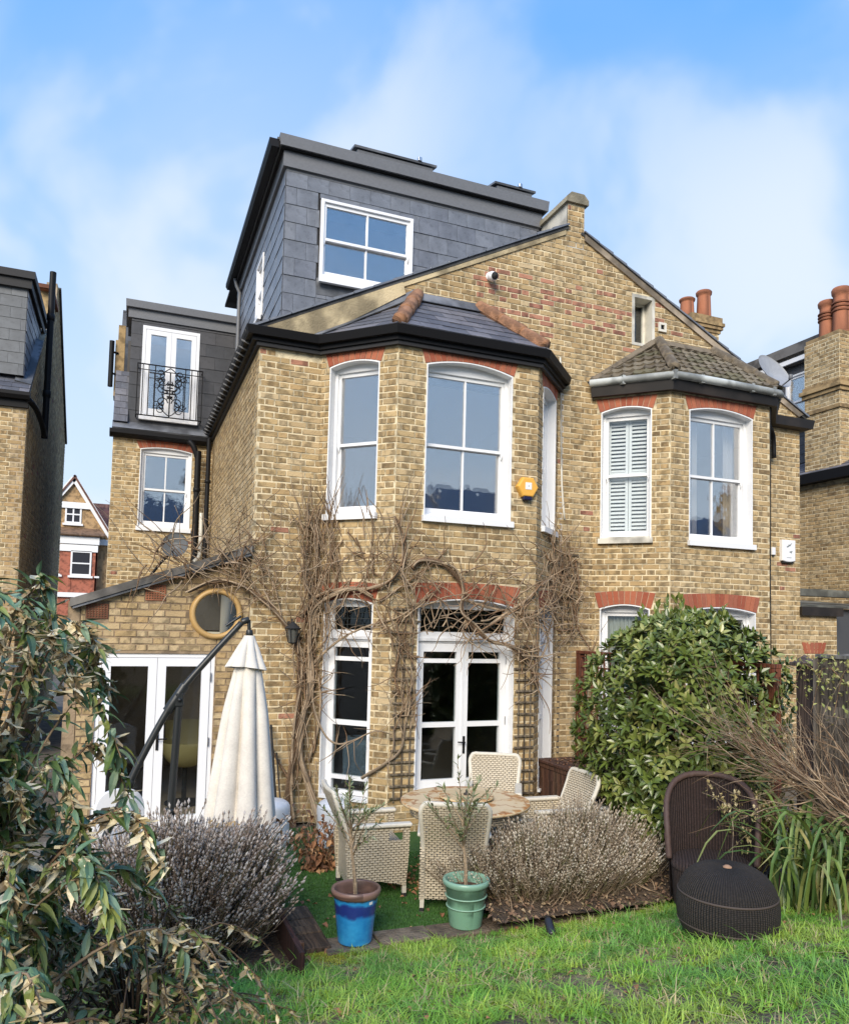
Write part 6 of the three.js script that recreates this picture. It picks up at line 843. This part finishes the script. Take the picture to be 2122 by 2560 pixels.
{ // gnarled lavender roots and litter along the front of the right bed
  const q = thing('lavender_roots', 'pale gnarled woody stems at the foot of the right lavender hedge', 'roots', [3.6, .08, 3.5]), r = rand(455);
  for (let k = 0; k < 34; k++) { const x = -.85 + r() * 1.75, d = (r() - .5) * .5; put('root', tube([[x, .0, -.18], [x + d * .3, .10 + r() * .08, -.05 + r() * .06], [x + d * .8, .05 + r() * .08, .08 + r() * .08], [x + d * 1.3, .01 + r() * .07, .12 + r() * .1]], .009, .003, 5, 10, .2, k), k % 3 ? barkPale : barkGrey, q); }
  const l = inst(scene, 'bed_litter', leafGeo(.045, .03, .5, .5, 3, .2).rotateX(-1.5), std([1, 1, 1], { roughness: .9 }), 900, (i, p, qq, s, c) => { const x = 2.75 + r() * 2.2, z = 3.30 + r() * .55; p.set(x, .05 + .12 * smooth(4.3, 5.0, x) + .10 * smooth(2.8, 3.0, z) * smooth(3.8, 3.5, z) + .06 * smooth(3.3, 3.8, z) + .015 + r() * .02, z); qq.setFromEuler(new THREE.Euler((r() - .5), r() * 6.28, (r() - .5))); s.setScalar(.4 + r() * .7); const k = [[.24, .15, .085], [.17, .10, .06], [.33, .24, .14], [.11, .07, .045]][Math.floor(r() * 4)]; c.setRGB(...k); });
  tag(l, 'brown leaf litter on the right hand bed', 'leaves', null, 'stuff');
}
{ // olives in glazed pots
  const olive = [leafGeo(.06, .014, .2, .15, 3), leafGeo(.05, .012, .2, .3, 3)], om = [[.22, .265, .115], [.28, .31, .15], [.14, .18, .065], [.36, .38, .24]].map(c => leafMat(c, { roughness: .5 }));
  function oliveTree(label, pos, seed, lean, H) {
    const b = thing('olive_tree', label, 'olive tree', pos), r = rand(seed), pl = [];
    put('trunk', tube([[0, 0, 0], [lean * .35, .2, .01], [lean * .8, .40, 0], [lean, .56, .01]], .017, .010, 7, 14, .15, seed), barkPale, b);
    for (let k = 0; k < 18; k++) { const a = r() * 6.283, y0 = .30 + r() * .26, R = .10 + r() * .22, y1 = y0 + .12 + r() * (H - .6), c = new THREE.CatmullRomCurve3([V(lean * y0 / .56, y0, 0), V(lean + Math.cos(a) * R * .6, (y0 + y1) / 2 + .03, Math.sin(a) * R * .6), V(lean + Math.cos(a) * R, y1, Math.sin(a) * R)]); put('branch', tube(c.points, .006, .002, 5, 8), k % 2 ? barkGrey : barkPale, b); for (let j = 0; j < 22; j++) { const t = .25 + .75 * r(), p = c.getPoint(t), tg = c.getTangent(t); pl.push({ p, d: V(r() - .5, r() - .5, r() - .5).multiplyScalar(1.5).add(tg), n: V(r() - .5, 1, r() - .5), s: .8 + r() * .5, k: j, c: Math.floor(r() * 4) }); } }
    leaves(b, 'leaf', olive, om, pl, 300); return b;
  }
  const glaze = tex(256, 256, (u, v) => { const n = fbm(u * 8, v * 8, 4, 8, 81), b = v + (n - .5) * .12, k = smooth(.80, .90, b), m = smooth(.5, .58, b) * (1 - smooth(.72, .80, b)); let c = [lerp(.12, .25, n), lerp(.46, .68, n), lerp(.74, .90, n)]; c = c.map((x, i) => lerp(x, [.16, .13, .42][i], m * .75)); return c.map((x, i) => lerp(x, [.20, .09, .07][i], k)); }, true);
  const prof = (R, H, lip) => [[0, 0], [R * .66, 0], [R * .70, .012], [R * .90, H * .80], [R * .92, H - lip * 1.2], [R * .99, H - lip], [R * 1.03, H - lip * .5], [R, H - .004], [R * .93, H], [R * .86, H - .012], [R * .83, H - lip * 1.2], [R * .80, H * .75], [0, H * .75]];
  const pot = (label, pos, R, H, lip, body, rim) => { const p = thing('plant_pot', label, 'plant pot', pos); const pts = prof(R, H, lip), g = lathe(pts.slice(0, 5), 48), u = g.attributes.uv, a = g.attributes.position; for (let i = 0; i < u.count; i++) u.setXY(i, u.getX(i) * 2, a.getY(i) / H); put('body', g, body, p); put('rim', lathe(pts.slice(4, 12), 48), rim, p); put('soil', metric(new THREE.CircleGeometry(R * .81, 32).rotateX(-Math.PI / 2).translate(0, H * .78, 0)), std([.16, .075, .045], { map: T.blotch, bumpMap: T.fineB, bumpScale: .02 }), p); return p; };
  const bp = pot('blue glazed pot with brown rim holding a young olive', [1.70, .03, 3.58], .183, .40, .05, phy([1, 1, 1], { map: glaze, roughness: .22, clearcoat: .6 }), phy([.26, .155, .12], { roughness: .4, map: T.stain }));
  put('price_sticker', metric(new THREE.CylinderGeometry(.168, .166, .022, 12, 1, true, .35, .2).translate(0, .318, 0)), M.upvc, bp);
  oliveTree('young olive tree in the blue pot', [1.70, .34, 3.58], 501, -.06, .95);
  const gp = pot('pale green glazed pot holding a young olive', [2.62, .03, 3.56], .185, .37, .045, phy([.17, .33, .22], { roughness: .35, map: T.stain, clearcoat: .3 }), phy([.24, .42, .31], { roughness: .35, map: T.fine }));
  put('band', merge([.16, .24].map(y => new THREE.TorusGeometry(y < .2 ? .153 : .163, .006, 6, 48).rotateX(Math.PI / 2).translate(0, y, 0))), phy([.24, .40, .29], { roughness: .4 }), gp);
  oliveTree('young olive tree in the green pot', [2.62, .31, 3.56], 502, -.04, 1.0);
}
{ // strap-leaved clump
  const b = thing('strap_leaf_clump', 'clump of long arching strap leaves at the right edge', 'plant', [5.05, lawnY(5.05, 4.75) - .05, 4.72]), r = rand(601), mats = [[.10, .17, .035], [.16, .23, .05], [.24, .27, .08], [.065, .12, .03], [.36, .33, .12]].map(c => leafMat(c, { roughness: .4 }));
  for (let k = 0; k < 110; k++) { const a = r() * 6.283, L = .55 + r() * .55, out = .25 + r() * .65, x0 = (r() - .5) * .55, z0 = (r() - .5) * .45, droop = r(), P = [], n = 9; const c = new THREE.CatmullRomCurve3([V(x0, 0, z0), V(x0 + Math.cos(a) * out * .25, L * .62, z0 + Math.sin(a) * out * .25), V(x0 + Math.cos(a) * out * .7, L * (.85 - .2 * droop), z0 + Math.sin(a) * out * .7), V(x0 + Math.cos(a) * out, L * (.75 - .75 * droop), z0 + Math.sin(a) * out)]), w = .010 + r() * .008, sd = V(-Math.sin(a), 0, Math.cos(a)), row = i => { const t = i / n, p = c.getPoint(t), ww = w * Math.min(1, (1 - t) * 3.2 + .12); return [p.clone().addScaledVector(sd, -ww), p.clone().add(V(0, -ww * .35, 0)), p.clone().addScaledVector(sd, ww)]; }; for (let i = 0; i < n; i++) { const A = row(i), B = row(i + 1); for (const j of [0, 1]) for (const q of [A[j], A[j + 1], B[j + 1], A[j], B[j + 1], B[j]]) P.push(q.x, q.y, q.z); } put('leaf', tri(P), mats[Math.floor(r() * 4.4)], b); }
}
{ // shrub with dry seed heads by the tub chair, bare twiggy shrub on the fence
  const b = thing('seedhead_shrub', 'small-leaved shrub with pale dry seed heads right of the tub chair', 'shrub', [5.12, .28, 4.05]), r = rand(701), geos = [leafGeo(.035, .016, .4, .4, 3), leafGeo(.028, .02, .8, -.6, 3)], mats = [[.40, .32, .14], [.30, .24, .10], [.16, .18, .05], [.11, .135, .035], [.50, .42, .24]].map(c => leafMat(c, { roughness: .7 })), pl = [];
  for (let k = 0; k < 34; k++) { const a = r() * 6.283, R = .08 + r() * .38, h = .45 + r() * .45, c = new THREE.CatmullRomCurve3([V(0, 0, 0), V(Math.cos(a) * R * .5, h * .55, Math.sin(a) * R * .5), V(Math.cos(a) * R, h, Math.sin(a) * R)]); put('stem', tube(c.points, .006, .002, 4, 8), k % 2 ? barkDark : barkGrey, b); for (let j = 0; j < 42; j++) { const t = .25 + .75 * r(); pl.push({ p: c.getPoint(t).add(V((r() - .5) * .05, (r() - .5) * .05, (r() - .5) * .05)), d: V(r() - .5, r() - .3, r() - .5), n: V(r() - .5, 1, r() - .5), s: .8 + r() * .7, k: j, c: t > .7 ? [0, 4, 1, 0][j % 4] : [2, 3, 1, 3][j % 4] }); } }
  leaves(b, 'leaf', geos, mats, pl, 120);
  const w = thing('bare_shrub', 'bare twiggy shrub leaning along the right fence', 'shrub', [5.62, .35, 5.0]), tw = [[], []];
  const twig = (p, d, len, rad, depth) => { const pts = [p.clone()], q = p.clone(), e = d.clone().normalize(); for (let k = 0; k < 5; k++) { e.add(V((r() - .5) * .35, (r() - .5) * .35, (r() - .5) * .25)).normalize(); q.addScaledVector(e, len / 5); if (q.x > .08) q.x = .08; pts.push(q.clone()); } if (depth === 2) put('branch', tube(pts, rad, rad * .45, 6, 12, .15, 3), barkGrey, w); else tw[Math.floor(r() * 2)].push(tube(pts, rad, rad * .35, 4, 7)); if (depth) for (let k = 0; k < (depth === 2 ? 11 : 6); k++) { const s = pts[1 + Math.floor(r() * 5)]; twig(s, e.clone().add(V((r() - .5) * 1.5, (r() - .5) * 1.5, (r() - .5) * 1.1)), len * (.35 + r() * .35), rad * .42, depth - 1); } };
  for (let k = 0; k < 9; k++) twig(V((r() - .5) * .1 - .03, .1 + r() * .35, (r() - .5) * .5), V(-.22 - r() * .3, .75 + r() * .4, -1 + r() * .3), .95 + r() * .4, .014, 2);
  tw.forEach((t, i) => { const m = put('twigs', merge(t), i ? barkPale : bark, w); m.userData.kind = 'stuff'; });
  const iv = thing('fence_climber', 'yellow-green climber spilling over the right fence', 'climber', [5.70, 1.9, 4.95]), ip = [], im = [[.30, .30, .09], [.22, .25, .07], [.36, .33, .13]].map(c => leafMat(c, { roughness: .6 }));
  for (let k = 0; k < 8; k++) { const z = -.75 + k * .22, c = new THREE.CatmullRomCurve3([V(.04, .1, z), V(-.06, .16 + r() * .1, z - .1), V(-.12, -.1 - r() * .1, z - .2)]); put('stem', tube(c.points, .006, .003, 4, 8), bark, iv); for (let j = 0; j < 70; j++) ip.push({ p: c.getPoint(r()).add(V((r() - .7) * .12, (r() - .5) * .22, (r() - .5) * .26)), d: V(r() - .7, r() - .5, r() - .5), n: V(-.5, 1, r() - .5), s: .8 + r() * .8, k: j, c: j }); }
  leaves(iv, 'leaf', geos, im, ip, 100);
}
{ // fallen leaves and the withered hydrangea at the vine's foot
  const r = rand(801), geos = [leafGeo(.07, .045, .5, .4, 3, .15)], cols = [[.36, .17, .075], [.27, .125, .06], [.44, .25, .12], [.20, .10, .055]];
  const b = thing('withered_hydrangea', 'withered orange-brown plant at the foot of the climber', 'shrub', [1.86, 0, 1.75]), pl = [], mats = cols.map(c => leafMat(c, { roughness: .8 }));
  for (let k = 0; k < 26; k++) { const a = r() * 6.283, R = .1 + r() * .32, h = .18 + r() * .4; const c = new THREE.CatmullRomCurve3([V(Math.cos(a) * .05, 0, Math.sin(a) * .05), V(Math.cos(a) * R * .6, h * .7, Math.sin(a) * R * .6), V(Math.cos(a) * R, h, Math.sin(a) * R)]); put('stem', tube(c.points, .006, .003, 4, 8), barkPale, b); for (let j = 0; j < 26; j++) { const t = r(); pl.push({ p: c.getPoint(t * t).add(V((r() - .5) * .16, (r() - .5) * .06, (r() - .5) * .16)), d: V(r() - .5, -.4 + r() * .5, r() - .5), n: V(r() - .5, 1, r() - .5), s: .6 + r() * .6, k: 0, c: Math.floor(r() * 4) }); } }
  leaves(b, 'leaf', geos, mats, pl, 100);
  const l = inst(scene, 'fallen_leaves', leafGeo(.06, .04, .5, .5, 3, .2).rotateX(-1.5), std([1, 1, 1], { roughness: .85 }), 420, (i, p, q, s, c) => { const zone = i % 10, x = zone < 4 ? 2.35 + r() * .9 : zone < 6 ? 1.5 + r() * 3 : zone < 8 ? .4 + r() * 4.6 : 5.1 + r() * .5, z = zone < 4 ? 1.7 + r() * 1.0 : zone < 6 ? 2.4 + r() * 1.1 : zone < 8 ? 3.65 + r() * 2.4 : .5 + r() * 1.5; p.set(x, zone >= 8 ? .727 : z < 3.6 ? .012 : lawnY(x, z) + lump(x, z) + .03, z); q.setFromEuler(new THREE.Euler((r() - .5) * .7, r() * 6.28, (r() - .5) * .7)); s.setScalar(.5 + r() * .7); const k = cols[Math.floor(r() * 4)]; c.setRGB(k[0], k[1], k[2]); });
  tag(l, 'brown fallen leaves scattered on patio, lawn and box lid', 'leaves', null, 'stuff');
}
{ // grass
  const r = rand(901), tuft = (n, L, w, spread) => { const o = []; for (let k = 0; k < n; k++) { const a = r() * 6.283, l = L * (.55 + .6 * r()), lean = spread * (.25 + r()), ox = (r() - .5) * .04, oz = (r() - .5) * .04, cx = Math.cos(a), cz = Math.sin(a), px = -cz, pz = cx, pt = t => [ox + cx * lean * l * t * t, l * t * (1 - .35 * lean * t * t), oz + cz * lean * l * t * t], S = [0, .45, .8, 1]; for (let i = 0; i < 3; i++) { const A = pt(S[i]), B = pt(S[i + 1]), wa = w * (1 - S[i] * .8), wb = i === 2 ? 0 : w * (1 - S[i + 1] * .8); o.push(A[0] - px * wa, A[1], A[2] - pz * wa, A[0] + px * wa, A[1], A[2] + pz * wa, B[0] + px * wb, B[1], B[2] + pz * wb); if (i < 2) o.push(A[0] - px * wa, A[1], A[2] - pz * wa, B[0] + px * wb, B[1], B[2] + pz * wb, B[0] - px * wb, B[1], B[2] - pz * wb); } } const g = new THREE.BufferGeometry(); g.setAttribute('position', new THREE.Float32BufferAttribute(o, 3)); g.computeVertexNormals(); return g; };
  const gm = () => phy([1, 1, 1], { roughness: .55 });
  const bare = [[2.1, 4.12, .36, .11], [2.25, 4.75, .30, .12], [1.45, 3.85, .18, .12], [5.0, 5.2, .3, .2], [1.2, 4.7, .16, .1], [2.9, 4.15, .3, .12], [3.2, 5.5, .12, .07]];
  const lay = (n, geo, L) => { const m = inst(scene, 'grass', geo, gm(), n, (i, p, q, s, c) => { let x, z; for (let t = 0; t < 8; t++) { const zz = r(); z = 3.74 + 5.2 * zz * zz; x = -1.6 + 7.3 * r(); if (bare.some(b => ((x - b[0]) / b[2]) ** 2 + ((z - b[1]) / b[3]) ** 2 < 1)) continue; break; } const worn = smooth(.42, .30, fbm(x * 3.3 + 9, z * 3.3, 3, 0, 26)); const d = fbm(x * 1.5 + 5, z * 1.5, 3, 0, 6), e = fbm(x * 5, z * 5, 2, 0, 16); if (z < 3.95 && r() < .55) z += .22; p.set(x, lawnY(x, z) + lump(x, z) - .008, z); q.setFromEuler(new THREE.Euler((r() - .5) * .5, r() * 6.28, (r() - .5) * .5)); s.setScalar((.55 + .75 * d + .3 * r()) * (z < 3.95 ? .75 : 1) * (1 - .5 * worn)); s.y *= .8 + .4 * e; const y = smooth(.35, .7, e), v = .75 + .5 * r(); if (r() < .09 + .3 * worn) c.setRGB(.40 * v, .34 * v, .16 * v); else if (fbm(x * 2.4 + 2, z * 2.4, 2, 0, 36) > .6) c.setRGB(.13 * v, .29 * v, .04 * v); else c.setRGB(lerp(.15, .29, y) * v, lerp(.33, .42, y) * v, lerp(.03, .055, y) * v); }); return m; };
  tag(lay(17000, tuft(10, .065, .0034, 1.3), 1), 'lush green lawn grass', 'grass', null, 'stuff');
  tag(lay(5000, tuft(7, .10, .0036, 1.6), 1), 'longer tufts in the lawn grass', 'grass', null, 'stuff');
  const turf = inst(scene, 'artificial_turf', tuft(8, .022, .0022, .7), gm(), 9000, (i, p, q, s, c) => { p.set(1.16 + r() * 2.6, -.005, 1.5 + r() * 2.0); q.setFromEuler(new THREE.Euler(0, r() * 6.28, 0)); const v = .7 + .6 * r(); c.setRGB(.055 * v, .15 * v, .022 * v); }); tag(turf, 'short green turf pile on the patio', 'turf', null, 'stuff');
  const mo = inst(scene, 'moss', tuft(10, .02, .004, 1.2), gm(), 700, (i, p, q, s, c) => { const x = 1.18 + r() * .6, z = 3.64 + r() * r() * .35; p.set(x, lawnY(x, z) + lump(x, z) - .002, z); q.setFromEuler(new THREE.Euler(0, r() * 6.28, 0)); const v = .7 + .6 * r(); c.setRGB(.30 * v, .32 * v, .03 * v); }); tag(mo, 'yellow-green moss beside the timber step', 'moss', null, 'stuff');
}
{ // alike things share a group
  const groups = { brick_house: 'brick houses around the garden', terraced_house: 'houses behind the viewer', garden_stool: 'white domed stools', trellis: 'weathered trellis panels on the house', olive_tree: 'young olive trees in pots', plant_pot: 'glazed pots at the lawn edge', lavender_bush: 'lavender hedges', alarm_box: 'alarm boxes on the walls', satellite_dish: 'satellite dishes' };
  for (const o of scene.children) { const g = groups[o.name.replace(/_\d{3}$/, '')]; if (g && o.userData.category && !o.userData.group) o.userData.group = g; }
}
renderer.render(scene, camera);
